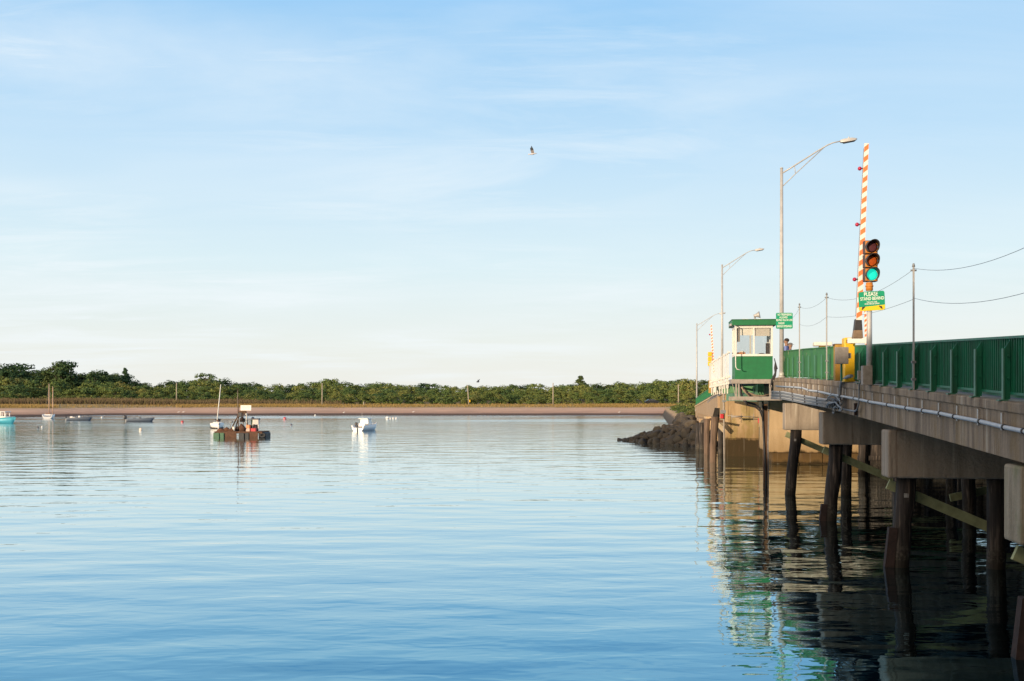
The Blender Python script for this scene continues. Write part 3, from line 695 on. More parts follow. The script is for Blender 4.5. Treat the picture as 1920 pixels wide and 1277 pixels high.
for i in range(3):
    z1 = zl(451)-i*secH; z0 = z1-secH+.015; zc_ = (z0+z1)/2; hw = .165
    m_ = MB(); m_.hexa([sg_pt(-hw, -.02, z0), sg_pt(hw, -.02, z0), sg_pt(hw, .18, z0), sg_pt(-hw, .18, z0)],
                      [sg_pt(-hw, -.02, z1), sg_pt(hw, -.02, z1), sg_pt(hw, .18, z1), sg_pt(-hw, .18, z1)])
    m_.hexa([sg_pt(-hw+.01, -.045, z0+.012), sg_pt(hw-.01, -.045, z0+.012), sg_pt(hw-.01, -.021, z0+.012), sg_pt(-hw+.01, -.021, z0+.012)],
            [sg_pt(-hw+.01, -.045, z1-.012), sg_pt(hw-.01, -.045, z1-.012), sg_pt(hw-.01, -.021, z1-.012), sg_pt(-hw+.01, -.021, z1-.012)])
    h = T.part('housing', m_, [M_sighouse, M_orange], bevel=.012)
    for pl in h.data.polygons: pl.material_index = 1 if pl.index in (6, 7, 8, 9, 10, 11) else 0
    m_ = MB(); secs = []
    for ly, sc_ in ((-.075, 0), (-.072, .35), (-.062, .7), (-.048, 1)):
        secs.append([sg_pt(.148*math.cos(a*math.pi/12)*(sc_ if sc_ else .02), ly, zc_+.148*math.sin(a*math.pi/12)*(sc_ if sc_ else .02)) for a in range(24)])
    T.part('lens', m_.loft(secs, caps=True), M_lens[i], parent=h, label=LN[i])
    m_ = MB(); rings = []
    for a in range(25):
        t = math.pi*(-.30)+a/24*math.pi*1.60; dl = -.05-.25*(.45+.55*max(0, math.sin(t)))
        c_, s_ = math.cos(t), math.sin(t)
        rings.append([sg_pt(.156*c_, -.045, zc_+.156*s_), sg_pt(.160*c_, dl, zc_+.160*s_), sg_pt(.166*c_, dl, zc_+.166*s_), sg_pt(.162*c_, -.045, zc_+.162*s_)])
    T.part('visor', m_.loft(rings), M_dark, parent=h)
sg = PX(1632, 565, s2); sg.y -= .10
notice('notice_sign', 'green PLEASE STAND BEHIND notice with a yellow foot, on the traffic light pole', sg, .64, .49, -TH-.05, [
    ('PLEASE', .35, .20, .52, -.02), ('STAND BEHIND', .12, .17, .90, .02), ('YELLOW LINE', -.055, .075, .40, 0), ('WHEN BRIDGE OPENS', -.15, .08, .56, 0)], tilt=-.045, yellow=.27)

# ------------------------------------------------------------------ crossing gate (near)
def striped_arm(T, p0, p1, w, d, n, rep=True, off=0):
    """box arm from p0 to p1 in the bridge frame, orange and white slanted stripes as raised bands of film"""
    p0, p1 = Vector(p0), Vector(p1); ax = (p1-p0); L_ = ax.length; ax.normalize()
    side = Vector((1, 0, 0)); side = (side-ax*side.dot(ax)).normalized(); dp = ax.cross(side)
    w0, w1 = w*1.08, w*.82
    wf = lambda f: (w0+(w1-w0)*f)/2
    def pt(f, a, b_): return p0+ax*(L_*f)+side*(a*wf(f))+dp*b_*d/2
    arm = T.part('arm', MB().hexa([pt(0, -1, -1), pt(0, 1, -1), pt(0, 1, 1), pt(0, -1, 1)], [pt(1, -1, -1), pt(1, 1, -1), pt(1, 1, 1), pt(1, -1, 1)]), M_whitegate)
    m_ = MB()
    for k in range(n):
        f0 = (k+.30)/n; f1 = f0+.50/n; sl = .34/n
        for face in (-1.03, 1.03):
            e = .97 if True else 1
            m_.poly([pt(f0-sl/2, -e, face), pt(f0+sl/2, e, face), pt(f1+sl/2, e, face), pt(f1-sl/2, -e, face)], [(0, 1, 2, 3)])
    T.part('stripes', m_, M_stripe_o, parent=arm, recalc=False)
    return arm, pt
s3 = 72.0
gb = PB(1593, 712, 66)
T = Thing('crossing_gate', 'raised orange and white striped barrier arm above a yellow cabinet on the near bridge', 'barrier gate', (PB(1605, 712, s3).x, PB(1605, 712, s3).y, ZT(28)-.25))
def bx3(x0, x1, y0, y1, s, dep, m, nm, bevel=.01, par=None, lb=None):
    a = PB(x0, y1, s); b_ = PB(x1, y0, s); return T.part(nm, MB().box(a.x, b_.x, a.y, a.y+dep, a.z, b_.z), m, bevel=bevel, parent=par, label=lb)
cab = bx3(1583.5, 1603.5, 633, 716, 66, .45, M_yellow, 'cabinet', .02)
bx3(1566, 1585, 646, 714, 64.8, .3, M_ochre, 'side_post', .01)
bx3(1564.5, 1590, 644.5, 648.5, 64.7, .34, M_timber, 'side_post_cap', .005)
bx3(1590, 1634, 634, 643.5, 67.0, .12, M_whitegate, 'crossbeam', .006)
bx3(1589, 1592, 636, 642, 66.5, .3, M_ochre, 'crossbeam_bracket', .003)
# arm holder: tapering boot, tan foot and black top
a0 = PB(1599.5, 634, s3); a1 = PB(1618.5, 634, s3); c0 = PB(1602, 619, s3); c1 = PB(1617.5, 619, s3); d0 = PB(1604.5, 598, s3); d1 = PB(1616, 598, s3)
def wedge(p0, p1, q0, q1, dep, m, nm):
    return T.part(nm, MB().hexa([p0, p1, p1+Vector((0, dep, 0)), p0+Vector((0, dep, 0))], [q0, q1, q1+Vector((0, dep, 0)), q0+Vector((0, dep, 0))]), m, bevel=.008)
wedge(a0, a1, c0, c1, .22, mat('tan casting', (.30, .20, .12), .7, .3, 8), 'arm_boot_foot'); wedge(c0, c1, d0, d1, .22, M_dark, 'arm_boot')
pa = PB(1610.5, 600, s3); pb = PB(1624.6, 269, s3)
arm, pt = striped_arm(T, pa, pb, .135, .05, 17)
for y in (316, 421, 524):
    f = (600-y)/331.0; c = pt(f, -1, 0); l = T.part('warning_light', MB().ball(c+Vector((-.085, 0, 0)), .052, 14), M_red, parent=arm)
    T.part('light_stem', MB().cyl(c, c+Vector((-.05, 0, 0)), .02, .02, 8), M_dark, parent=arm)
T.part('cable', MB().tube([pt(0.02, -1.25, -1), pt(.3, -1.3, -1), pt(.7, -1.25, -1), pt(.97, -1.2, -1)], .006, 5), M_pipedk, parent=arm)
# junction box in front of the ochre post
T = Thing('junction_box', 'square grey junction box with a small side box standing outside the yellow cabinet', 'electrical box', PB(1576, 714, 68.0))
T.part('post', MB().box(*(lambda a, b_: (a.x, b_.x, a.y+.05, a.y+.13, a.z, b_.z))(PB(1577, 714, 68.5), PB(1580.5, 670, 68.5))), M_green)
T.part('box', MB().box(*(lambda a, b_: (a.x, b_.x, a.y-.05, a.y+.045, a.z, b_.z))(PB(1566, 682.5, 68.5), PB(1590, 651, 68.5))), M_greysteel, bevel=.012)
T.part('side_box', MB().box(*(lambda a, b_: (a.x, b_.x, a.y, a.y+.08, a.z, b_.z))(PB(1590.2, 672, 68.5), PB(1596, 662, 68.5))), M_greysteel, bevel=.008)
# second, narrower gate across the road
p = PB(1622, 650, 57)
T = Thing('crossing_gate', 'thin striped barrier arm standing behind the traffic light pole across the road', 'barrier gate', (p.x, p.y, ZT(34)-.3))
arm, pt = striped_arm(T, PB(1624, 652, 57), PB(1621.5, 560, 57), .075, .04, 10)
T.part('gate_base', MB().box(p.x-.2, p.x+.2, p.y-.1, p.y+.3, ZT(34)-.3, p.z), M_yellow, bevel=.02)
# white counterweight housing above the rail
p = PB(1543, 648, 46)
T = Thing('counterweight_box', 'low white box showing above the green railing between the two slim posts', 'gate counterweight', (p.x, p.y, ZT(46)-.3))
a, b_ = PB(1527, 648.5, 46), PB(1560, 641, 46)
T.part('box', MB().box(a.x, b_.x, a.y, a.y+.5, a.z, b_.z), M_white, bevel=.03)
T.part('stand', MB().box(p.x-.12, p.x+.12, p.y+.1, p.y+.35, ZT(46)-.3, a.z-.002), M_ochre)

# ------------------------------------------------------------------ slim wire posts and wires
WP = [(2057, 378, 775, 'slim grey post outside the frame'), (1713, 500, 733, 'tallest slim perforated post clamped outside the dark green railing'), (1550, 553, 713, 'slim grey post on the sunlit railing nearest the yellow cabinet'), (1499, 572, 710, 'slim grey post on the sunlit railing nearest the control booth')]
tops = []
for i, (x, yt, yb, lb) in enumerate(WP):
    v = V0-.0; b_ = PR(x, yb, v); t_ = PR(x, yt, v); tops.append((b_, t_))
    if i == 0: continue
    T = Thing('wire_post', lb, 'post', b_, group='slim posts carrying wires beside the railing')
    m_ = MB(); m_.tube([b_, t_], .022, 8)
    m_.box(b_.x-.012, b_.x+.012, b_.y-.034, b_.y+.034, b_.z, t_.z-.02)
    n = int((t_.z-b_.z)/.12)
    T.part('pole', m_, M_galv)
    T.part('insulator', MB().cyl(t_, t_+Vector((0, 0, .07)), .035, .02, 8).cyl(t_-Vector((.06, 0, .08)), t_-Vector((-.06, 0, .08)), .02, .02, 8), M_pipedk)
    T.part('clamp', MB().cbox(b_+Vector((0, 0, .62)), .09, .09, .05).cbox(b_+Vector((0, 0, .25)), .09, .09, .05), M_pipedk)
def wire(pts_, sag, label):
    a, b_ = pts_; q = []
    for k in range(17):
        f = k/16; p = a.lerp(b_, f); p.z -= sag*4*f*(1-f); q.append(p)
    m_ = MB().tube(q, .0045, 5); single('wire', m_, M_pipedk, label, 'wire', 'wires strung between the slim posts', base=a, frame='B')
def mid(i, y):
    return PR(WP[i][0], y, V0)
wire((PR(2057, 390), PR(1713, 503)), .30, 'upper wire running from the tallest slim post out past the right edge')
wire((PR(2057, 500), PR(1713, 559)), .26, 'lower wire running from the tallest slim post out past the right edge')
wire((PR(1713, 505), PR(1550, 558)), .30, 'upper wire between the tallest slim post and the post by the yellow cabinet')
wire((PR(1713, 561), PR(1550, 594)), .14, 'lower wire between the tallest slim post and the post by the yellow cabinet')
wire((PR(1550, 558), PR(1499, 576)), .16, 'upper wire between the two slim posts on the sunlit railing')
wire((PR(1550, 594), PR(1499, 608)), .16, 'lower wire between the two slim posts on the sunlit railing')
wire((PR(1499, 577), PB(1486, 596, s1)), .05, 'short wire from the slim post to the tallest lamp post')

# ------------------------------------------------------------------ control booth
sh = 40.0; v0, v1 = PB(1378, 700, sh).x, PB(1447.8, 700, sh).x; u0 = U(50, v0); u1 = u0+1.75
zf = 4.955; zs = CZ+(748-668)/sh; zw1 = CZ+(748-612)/sh; zr0 = CZ+(748-610.5)/sh; zr1 = CZ+(748-600.5)/sh
T = Thing('control_booth', 'small green and white bridge operator booth with a flat roof overhanging the water', 'booth', (v0, u0, zf))
w_ = .07
m_ = MB(); m_.box(v0, v1, u0, u0+w_, zf, zs).box(v0, v1, u1-w_, u1, zf, zs).box(v0, v0+w_, u0+w_, u1-w_, zf, zs).box(v1-w_, v1, u0+w_, u1-w_, zf, zs)
T.part('lower_wall', m_, M_housegreen)
m_ = MB(); m_.box(v0+.01, v1-.01, u0+.01, u1-.01, zf+.001, zf+.06); T.part('floor', m_, M_timber)
def wframe(a0, a1, fixed, z0, z1, t=.055, axis='x', d=.08):
    q = MB()
    def bx_(p0, p1, za, zb):
        if axis == 'x': q.box(p0, p1, fixed, fixed+d, za, zb)
        else: q.box(fixed, fixed+d, p0, p1, za, zb)
    bx_(a0, a0+t*1.6, z0, z1); bx_(a1-t*1.6, a1, z0, z1); bx_(a0+t*1.6, a1-t*1.6, z0, z0+t*1.8); bx_(a0+t*1.6, a1-t*1.6, z1-t*1.5, z1)
    mid_ = (a0+a1)/2; bx_(mid_-t*.7, mid_+t*.7, z0+t*1.8, z1-t*1.5)
    return q
f1 = T.part('window_frame', wframe(v0-.004, v1+.004, u0-.012, zs, zw1), M_white, bevel=.004)
T.part('pane', MB().box(v0+.09, v1-.09, u0+.03, u0+.036, zs+.1, zw1-.08), M_glass, parent=f1)
f2 = T.part('window_frame', wframe(v0, v1, u1-.075, zs, zw1), M_white)
T.part('pane', MB().box(v0+.09, v1-.09, u1-.05, u1-.044, zs+.1, zw1-.08), M_glass, parent=f2)
for fx in (v0-.008, v1-.072):
    f3 = T.part('window_frame', wframe(u0+.07, u1-.076, fx, zs, zw1, axis='y'), M_white)
    T.part('pane', MB().box(fx+.03, fx+.036, u0+.16, u1-.16, zs+.1, zw1-.08), M_glass, parent=f3)
T.part('header', MB().box(v0-.01, v1+.01, u0-.015, u1+.01, zw1+.001, zr0), M_white)
T.part('roof', MB().box(v0-.15, v1+.17, u0-.22, u1+.2, zr0+.001, zr1), M_housegreen, bevel=.012)
T.part('roof_edge', MB().box(v0-.165, v1+.185, u0-.235, u1+.215, zr1+.001, zr1+.03), mat('dark green trim', (.008, .09, .03), .5))
M_blind = mat('cream blind', (.80, .74, .64), .8, .08, 4)
T.part('blind', MB().box(v0+.25, (v0+v1)/2-.04, u0+.07, u0+.078, zw1-.42, zw1-.1), M_blind)
T.part('blind', MB().box((v0+v1)/2+.06, v1-.13, u0+.07, u0+.078, zw1-.46, zw1-.1), mat('grey blind', (.56, .50, .43), .8))
T.part('curtain', MB().box(v0+.10, v0+.24, u0+.1, u0+.11, zw1-.72, zw1-.1), mat('grey curtain', (.30, .26, .22), .9))
T.part('desk', MB().box(v0+.08, v1-.08, u0+.09, u0+.6, zs-.03, zs+.02), M_timber)
T.part('papers', MB().box(v0+.12, v0+.50, u0+.15, u0+.40, zs+.021, zs+.19), mat('orange box', (.55, .22, .08), .7, .3, 9), bevel=.02)
T.part('papers', MB().box(v0+.26, v0+.44, u0+.16, u0+.32, zs+.191, zs+.25), M_white)
T.part('chair', MB().ball((v1-.45, u0+.55, zs+.02), .26, 14, (1, .5, .55)), M_dark)
T.part('monitor', MB().box(v1-.28, v1-.10, u0+.3, u0+.42, zs+.021, zs+.62), M_dark)
T.part('drain_pipe', MB().tube([PB(1377.6, 610, 40.2), PB(1379, 613, 40.4), PB(1379.4, 640, 40.4), PB(1379.3, 675, 40.4), PB(1379.6, 688, 40.4), PB(1382, 692.5, 40.4), PB(1388.5, 693.5, 40.4)], .024, 8), M_white)
T.part('gutter', MB().box(v0-.25, v0-.167, u0-.18, u0+.6, zr0-.02, zr0+.08), M_galv)
for dx, w2 in ((.35, .28), (.9, .35)):
    T.part('roof_board', MB().box(v0+dx, v0+dx+w2, u0+.2, u0+.8, zr1+.032, zr1+.075), M_white, bevel=.01)
c = PB(1415.5, 597, 39.6); zt_ = zr1+.03
hn = Thing('horn', 'grey horn loudspeaker aimed right on the roof of the booth', 'loudspeaker', (c.x, c.y, zt_+.001))
hn.part('mount', MB().cyl((c.x, c.y, zt_), (c.x, c.y, zt_+.16), .05, .04, 10).cyl((c.x, c.y, zt_+.001), (c.x, c.y, zt_+.05), .11, .10, 12), M_pipedk)
hn.part('horn_bell', MB().tube([(c.x-.06, c.y, zt_+.21), (c.x+.02, c.y-.01, zt_+.23), (c.x+.12, c.y-.03, zt_+.25), (c.x+.22, c.y-.05, zt_+.27)], [.06, .07, .11, .17], 16), M_galv)
# platform frame that carries the booth
T = Thing('platform', 'grey steel platform frame hung out over the water under the booth', 'platform', (v0, u0, 3.95))
zt1 = zf-.003; zb1 = CZ+(748-719.5)/sh
T.part('deck_beam', MB().box(v0-.17, v1-.02, u0-.06, u0+.10, zb1, zt1), M_greysteel, bevel=.01)
T.part('deck_beam', MB().box(v0-.17, v0-.02, u0+.102, u1+.2, zb1, zt1), M_greysteel, bevel=.01)
T.part('deck_plate', MB().box(v0-.015, v1-.02, u0+.102, u1+.15, zt1-.06, zt1), M_greysteel)
zc0, zc1 = CZ-(751-748)/sh, CZ+(748-743.5)/sh
for vx in (v0+.02, v0+.14, v1-.16):
    T.part('hanger', MB().box(vx, vx+(.07 if vx < v1-.5 else .12), u0-.03, u0+.06, zc1, zb1), M_greysteel)
T.part('diagonal', MB().bar((v0-.12, u0, zb1), (v0+.02, u0, zc1+.02), .03, .03), M_greysteel)
T.part('lower_channel', MB().box(v0-.16, V0+.45, u0-.05, u0+.08, zc0, zc1), M_greysteel, bevel=.01)
T.part('lower_channel', MB().box(v0-.16, V0+.45, u1-.05, u1+.08, zc0, zc1), M_greysteel, bevel=.01)
# loops of cable below the booth
T = Thing('hanging_cables', 'tan and black cables drooping in the frame under the booth', 'cable', PB(1410, 735, 40))
for j in range(4):
    o_ = j*2.0
    T.part('cable', MB().tube([PB(x, y+o_, 39.5-.15*j) for x, y in ((1390, 720), (1395, 728), (1404, 736), (1416, 741), (1430, 742-o_*.5), (1444, 739-o_*.6))], .028, 7), mat('tan cable', (.34, .25, .17), .7))
T.part('cable', MB().tube([PB(x, y, 39) for x, y in ((1387, 722), (1389, 735), (1392, 748), (1400, 754), (1415, 758), (1424, 765), (1429, 775), (1431, 790))], .05, 8), M_black)
T.part('cable', MB().tube([PB(x, y, 39) for x, y in ((1393, 750), (1403, 760), (1416, 763), (1425, 771), (1430, 785))], .03, 8), M_black)
T = Thing('hanging_cables', 'black cables hanging in the gap between the booth and the sunlit railing', 'cable', PB(1452, 700, 41))
for j in range(5):
    T.part('cable', MB().tube([PB(x+j*1.1, y, 41.5) for x, y in ((1452, 672+j*4), (1453.5, 680+j*3), (1452, 690), (1453-j*.6, 699), (1450, 705), (1446.5, 712), (1445, 722), (1447, 734))][:8-(j+1)//2], .022, 7), M_black)

# ------------------------------------------------------------------ draw span
ZD0, ZD1 = 51.8, 72.0
T = Thing('draw_span', 'short steel lifting span with a white picket railing between the booth and the far pier', 'drawbridge', (V0+5, U(60), 4.2))
vd = 3.78
def seg(v0_, v1_, Za, Zb, z0, z1): return MB().box(v0_, v1_, U(Za, v0_), U(Zb, v0_), z0, z1)
T.part('deck', seg(V0, VR, 49.6, ZD1, 4.82, 5.0), M_asph)
T.part('girder', seg(V0-.4, V0-.1, 52.3, ZD1+2, 3.9, 4.75), M_girder)
T.part('girder', seg(VR-.3, VR, 50.2, ZD1+2, 3.9, 4.75), M_girder)
for k in range(5): T.part('girder', seg(V0+1.5+2*k, V0+1.8+2*k, 50.2, ZD1+2, 4.1, 4.815), M_girder)
T.part('floor_beam', seg(vd+.2, V0-.45, 54, 54.3, 4.35, 4.7), M_girder); T.part('floor_beam', seg(vd+.2, V0-.45, 60, 60.3, 4.35, 4.7), M_girder)
T.part('walkway', seg(vd, V0-.005, 53.2, 68.5, 4.80, 4.90), M_greysteel)
rl = MB()
for z, t in ((6.30, .05), (5.16, .10), (4.85, .10)): rl.box(vd-.05, vd+.03, U(51.3, vd), U(68.5, vd), z-t, z)
rail_o = T.part('picket_rail', rl, M_white)
for k in range(15):
    Z = 51.6+k*1.13
    big = k % 3 == 0
    w2 = .05 if big else .03
    T.part('picket', seg(vd-.09, vd-.052, Z-w2, Z+w2, 4.55 if Z < 58 or big else 4.72, 6.36 if big else 6.27), M_white)
for k in range(8):
    Z = 54+k*2; T.part('stringer_post', seg(vd+.04, vd+.10, Z-.05, Z+.05, 4.3, 5.16), M_white)
sl = T.part('far_rail', seg(VR-.1, VR, 50.2, ZD1, 5.0, 6.1), M_green)

# ------------------------------------------------------------------ piers and far abutment
vp0 = 5.12; up = U(75, vp0)
T = Thing('pier', 'tan concrete pier stained dark at the tide line, under the booth and lifting span', 'pier', (vp0, up, 0))
T.part('shaft', MB().box(vp0, 7.9, up, up+5, 1.25, 4.3), M_pier, bevel=.04)
T.part('lower_shaft', MB().box(vp0+.02, 7.85, up+.06, up+5, -2.5, 1.248), M_pier, bevel=.03)
T.part('joint_ledge', MB().box(vp0-.02, 7.92, up-.02, up+5, 2.62, 2.68), M_pier)
T.part('bearing_seat', MB().box(vp0+.2, 15.5, up+1.1, up+4.9, 4.302, 4.75), M_pier2, bevel=.03)
T.part('shaft', MB().box(7.905, 16.5, up+.5, up+5, -2.5, 4.3), M_pier)
vq = PB(1440.5, 800, 30).x; uq = U(66.6, vq)
T = Thing('abutment', 'pale tan concrete abutment block seen behind the pile caps, on dark granite courses', 'abutment', (vq, uq, 0))
T.part('upper_block', MB().box(vq, 18, uq, uq+6, .68, 4.0), M_pier2, bevel=.05)
T.part('ledge', MB().box(vq-.03, 18, uq-.03, uq+6, 2.15, 2.2), M_pier2)
m_ = MB(); rs = random.Random(3)
for r_, (z0, z1) in enumerate(((-2.0, -1.3), (-1.28, -.62), (-.6, .05), (.07, .67))):
    v = vq+.25
    while v < 17.5:
        w2 = rs.uniform(1.0, 1.9); m_.box(v, v+w2-.03, uq-.28+rs.uniform(-.05, .05), uq+5, z0, z1); v += w2
T.part('granite_course', m_, M_stone, bevel=.03)
T.part('inner_footing', MB().box(vq+.2, 17.8, uq+.02, uq+5.5, -2.6, .66), M_stone)
# far approach
T = Thing('far_approach', 'tan concrete retaining wall and deck descending from the lifting span to the shore', 'retaining wall', (5, U(90, 5), 0))
va = 4.95
def fstrip(v0_, v1_, lo, hi, Z0_, Z1_, n=12):
    secs = []
    for k in range(n+1):
        Z = Z0_+(Z1_-Z0_)*k/n; u = U(Z, va)
        l_ = lo(Z); h_ = hi(Z); secs.append([(v0_, u, l_), (v1_, u, l_), (v1_, u, h_), (v0_, u, h_)])
    return MB().loft(secs, smooth=False)
T.part('fascia', fstrip(va, va+.4, lambda Z: 2.55 if Z > 84 else 3.35-.0*Z, lambda Z: ZT(Z)-.13, 79.6, 120), M_wall)
T.part('kerb', fstrip(va-.06, va+.5, lambda Z: ZT(Z)-.128, lambda Z: ZT(Z), 79.6, 120), M_pier2)
T.part('wall', fstrip(va+.25, va+.6, lambda Z: -1.5, lambda Z: 3.0 if Z < 95 else ZT(Z)-.3, 88, 125), M_wall)
T.part('deck', fstrip(va+.5, VR, lambda Z: ZT(Z)-.8, lambda Z: ZT(Z)-.3, 79.6, 150, 24), M_asph)
T.part('wall_cap', MB().box(va-.35, va+.2, U(90, va), U(93, va), .6, 2.545), M_pier2, bevel=.05)
T.part('footing', MB().box(va-.7, va+.5, U(94, va), U(99, va), 1.2, 2.3), M_wall, bevel=.06)
T = Thing('railing', 'short green picket railing at the far end of the bridge beside the smallest lamp', 'railing', (va, U(86, va), ZT(86)))
for k in range(10):
    Za = 86+k*3.2; Zb = Za+3.2; m_ = MB()
    for hh in (.74, .10): m_.bar((va, U(Za, va), ZT(Za)+hh), (va, U(Zb, va), ZT(Zb)+hh), .06, .06)
    for j in range(5):
        Z = Za+(j+.5)*3.2/5; m_.box(va-.02, va+.02, U(Z, va)-.015, U(Z, va)+.015, ZT(Z)+.1, ZT(Z)+.72)
    T.part('picket_panel', m_, M_housegreen)
    T.part('post', MB().box(va-.04, va+.04, U(Za, va)-.05, U(Za, va)+.05, ZT(Za), ZT(Za)+.82), M_housegreen)
T = Thing('conduit', 'grey pipe climbing along the top of the far retaining wall', 'pipe', PB(1330, 748, 24))
T.part('pipe', MB().tube([PB(x, y, s) for x, y, s in ((1312, 765, 17.5), (1320, 757, 19.5), (1328, 750, 21.5), (1334, 744, 23), (1341, 741, 24.5), (1350, 737, 26), (1357, 731, 27.5))], .06, 8), M_greysteel)
T.part('pipe', MB().tube([PB(x, y, s) for x, y, s in ((1312, 768, 17.5), (1320, 761, 19.5), (1328, 754, 21.5), (1335, 747, 23), (1343, 744, 24.5), (1352, 739, 26))], .05, 8), M_pipedk)
# far signal and gate
s4 = 24.4; p = PB(1332, 737, s4)
T = Thing('traffic_signal', 'yellow backed traffic light facing away beyond the white picket railing', 'traffic light', (p.x, p.y, CZ+(748-738)/s4))
T.part('pole', MB().cyl(p, PB(1331, 686, s4), .09, .07, 12), M_alu)
T.part('pole_base', MB().box(p.x-.14, p.x+.14, p.y-.12, p.y+.12, p.z, CZ+(748-713)/s4), M_ochre, bevel=.01)
for k in range(3):
    y0 = 660+k*8.9; c = PB(1331, y0+4.2, s4); T.part('housing', MB().cbox(c, .30, .24, .335), M_yellow, bevel=.03)
    T.part('visor', MB().cyl((c.x, c.y+.12, c.z), (c.x, c.y+.36, c.z), .14, .15, 12), M_dark)
p = PB(1337, 712, s4)
T = Thing('crossing_gate', 'distant raised striped barrier arm beyond the white picket railing', 'barrier gate', (p.x, p.y, CZ+(748-720)/s4))
arm, pt = striped_arm(T, PB(1338.5, 700, s4), PB(1333.5, 609, s4), .13, .06, 16)
T.part('cabinet', MB().box(p.x-.1, p.x+.25, p.y, p.y+.4, CZ+(748-736)/s4, p.z+.15), M_whitegate, bevel=.02)
T.part('warning_light', MB().ball(pt(.8, -1, 0)+Vector((-.10, 0, 0)), .06, 10), M_red, parent=arm)

# ------------------------------------------------------------------ fender piles
gi = 'timber fender piles by the far channel edge'
M_fender = mat('weathered fender timber', (.19, .125, .085), .9, 0, 5, .03, 9, col2=(.06, .038, .026), vstretch=(1, 1, .1))
FP = [(1309, 793, 24.2, .22, -1.0, 'short dark fender pile nearest the boulders'), (1315.5, 793, 24.6, .20, 1.0, 'dark fender pile second from the boulders'), (1325.5, 785, 26.0, .22, -2.0, 'light brown fender pile behind the tall leaning one'),
      (1341, 781.5, 29.5, .24, -5.0, 'tallest fender pile, leaning left in front of the others'), (1351, 800, 26.5, .20, 0, 'short fender pile tight against the concrete pier')]
for x, y, s, r, dx, lb in FP:
    p = PB(x, y, s); m_ = pile_at(p.x, p.y, p.z, dx/s*1.1, r)
    single('fender_pile', m_, M_fender if x in (1325.5, 1341) else M_pile, lb, 'pile', gi, base=(p.x, p.y, 0), frame='B')
T = Thing('fender_brace', 'pale weathered plank slanting across the top of the fender piles', 'plank', PB(1350, 800, 27))
T.part('plank', MB().bar(PB(1344, 794, 27), PB(1358, 808, 27), .12, .28), mat('bleached plank', (.55, .43, .28), .9, .3, 6))
T.part('plank', MB().bar(PB(1330, 786, 27.3), PB(1358, 791, 27.3), .10, .16), M_timber)
T = Thing('pipe_post', 'grey pipe with a red light standing in the water beside the concrete pier', 'post', (PB(1357.5, 880, 28).x, PB(1357.5, 880, 28).y, -1))
T.part('pipe', MB().tube([PB(1357, 722, 28.5), PB(1357.5, 800, 28.5), PB(1358.5, 890, 28.5)], .06, 10), M_greysteel)
T.part('red_light', MB().cbox(PB(1353.5, 780.5, 28.6), .24, .2, .30), M_redflat, bevel=.04)
T.part('clamp', MB().cbox(PB(1356, 772, 28.6), .34, .2, .22), M_pipedk, bevel=.02); T.part('clamp', MB().cbox(PB(1358, 752, 28.6), .26, .2, .12), M_pipedk)
T = Thing('nav_light', 'red navigation light box on a thin bar across the concrete pier', 'light', PB(1425, 789, 27.6))
T.part('lamp_box', MB().cbox(PB(1425.5, 789, 27.6), .30, .2, .34), M_redflat, bevel=.03); T.part('lamp_door', MB().cbox(PB(1428.5, 789, 27.75), .10, .2, .36), M_whitegate)
T.part('bar', MB().tube([PB(1371, 781.5, 27.2), PB(1392, 781, 27.2)], .06, 8).tube([PB(1364, 779, 27.2), PB(1427, 783, 27.2)], .025, 8), M_greysteel)
for x in (1372, 1390, 1413): T.part('bracket', MB().cyl(PB(x, 776, 27.1), PB(x, 788, 27.1), .02, .02, 6), M_greysteel)
# black standing post between pier and abutment
s5 = 38.0; p = PB(1437, 900, s5)
T = Thing('guide_post', 'tall dark post standing in the channel in front of the gap between pier and abutment', 'post', (p.x, p.y, -1))
T.part('post', MB().box(p.x-.14, p.x+.06, p.y, p.y+.2, -1.5, PB(1437, 757, s5).z), M_timber, bevel=.01)
T.part('pipe', MB().tube([PB(1430, 752, s5), PB(1431, 800, s5), PB(1434, 850, s5), PB(1437, 905, s5), PB(1438, 930, s5)], .05, 8), M_black)
T.part('pipe', MB().tube([PB(1442, 752, s5), PB(1440, 830, s5), PB(1441, 930, s5)], .03, 8), M_pipedk)
# ------------------------------------------------------------------ near shore; added light blockers right of the bridge and behind the camera
single('sky_block_wall', MB().box(V0+14.5, V0+16, -45, 118, -2.5, 5.0), M_stone, 'dark stone wall added beyond the bridge to block bright sky between the piles', 'wall', base=(V0+14.5, 20, 0), frame='B')  # added wall, closes the bright gap of sky under the deck
mb = MB(); mb.box(-160, 110, -75, -3.0, -2.5, 1.6); o = link('near_shore', mb.mesh('near_shore')); finish(o, mat('near shore gravel', (.25, .21, .17), .95, .4, 2)); o['kind'] = 'structure'
T = Thing('shade_building', 'unseen long brick building added behind the viewer to shade the near bridge', 'shade caster', (-40, -45, 1.6), 'W')  # unseen block added as shade caster, height set by the shadow on the railing
M_brick = mat('warehouse brick', (.28, .12, .08), .9, .3, 4)
HB = 17.1
T.part('wall', MB().box(-110, 24, -60, -40, 1.6, HB), M_brick)
T.part('roof', MB().poly([(-110.5, -60.5, HB), (24.5, -60.5, HB), (24.5, -39.5, HB), (-110.5, -39.5, HB), (-110.5, -50, HB+1.2), (24.5, -50, HB+1.2)], [(0, 1, 2, 3), (3, 2, 5, 4), (1, 0, 4, 5), (0, 3, 4), (1, 5, 2)]), M_dark)
for k in range(20): T.part('window', MB().box(-106+k*6.5, -104+k*6.5, -39.98, -39.9, 5, 8), M_glass)

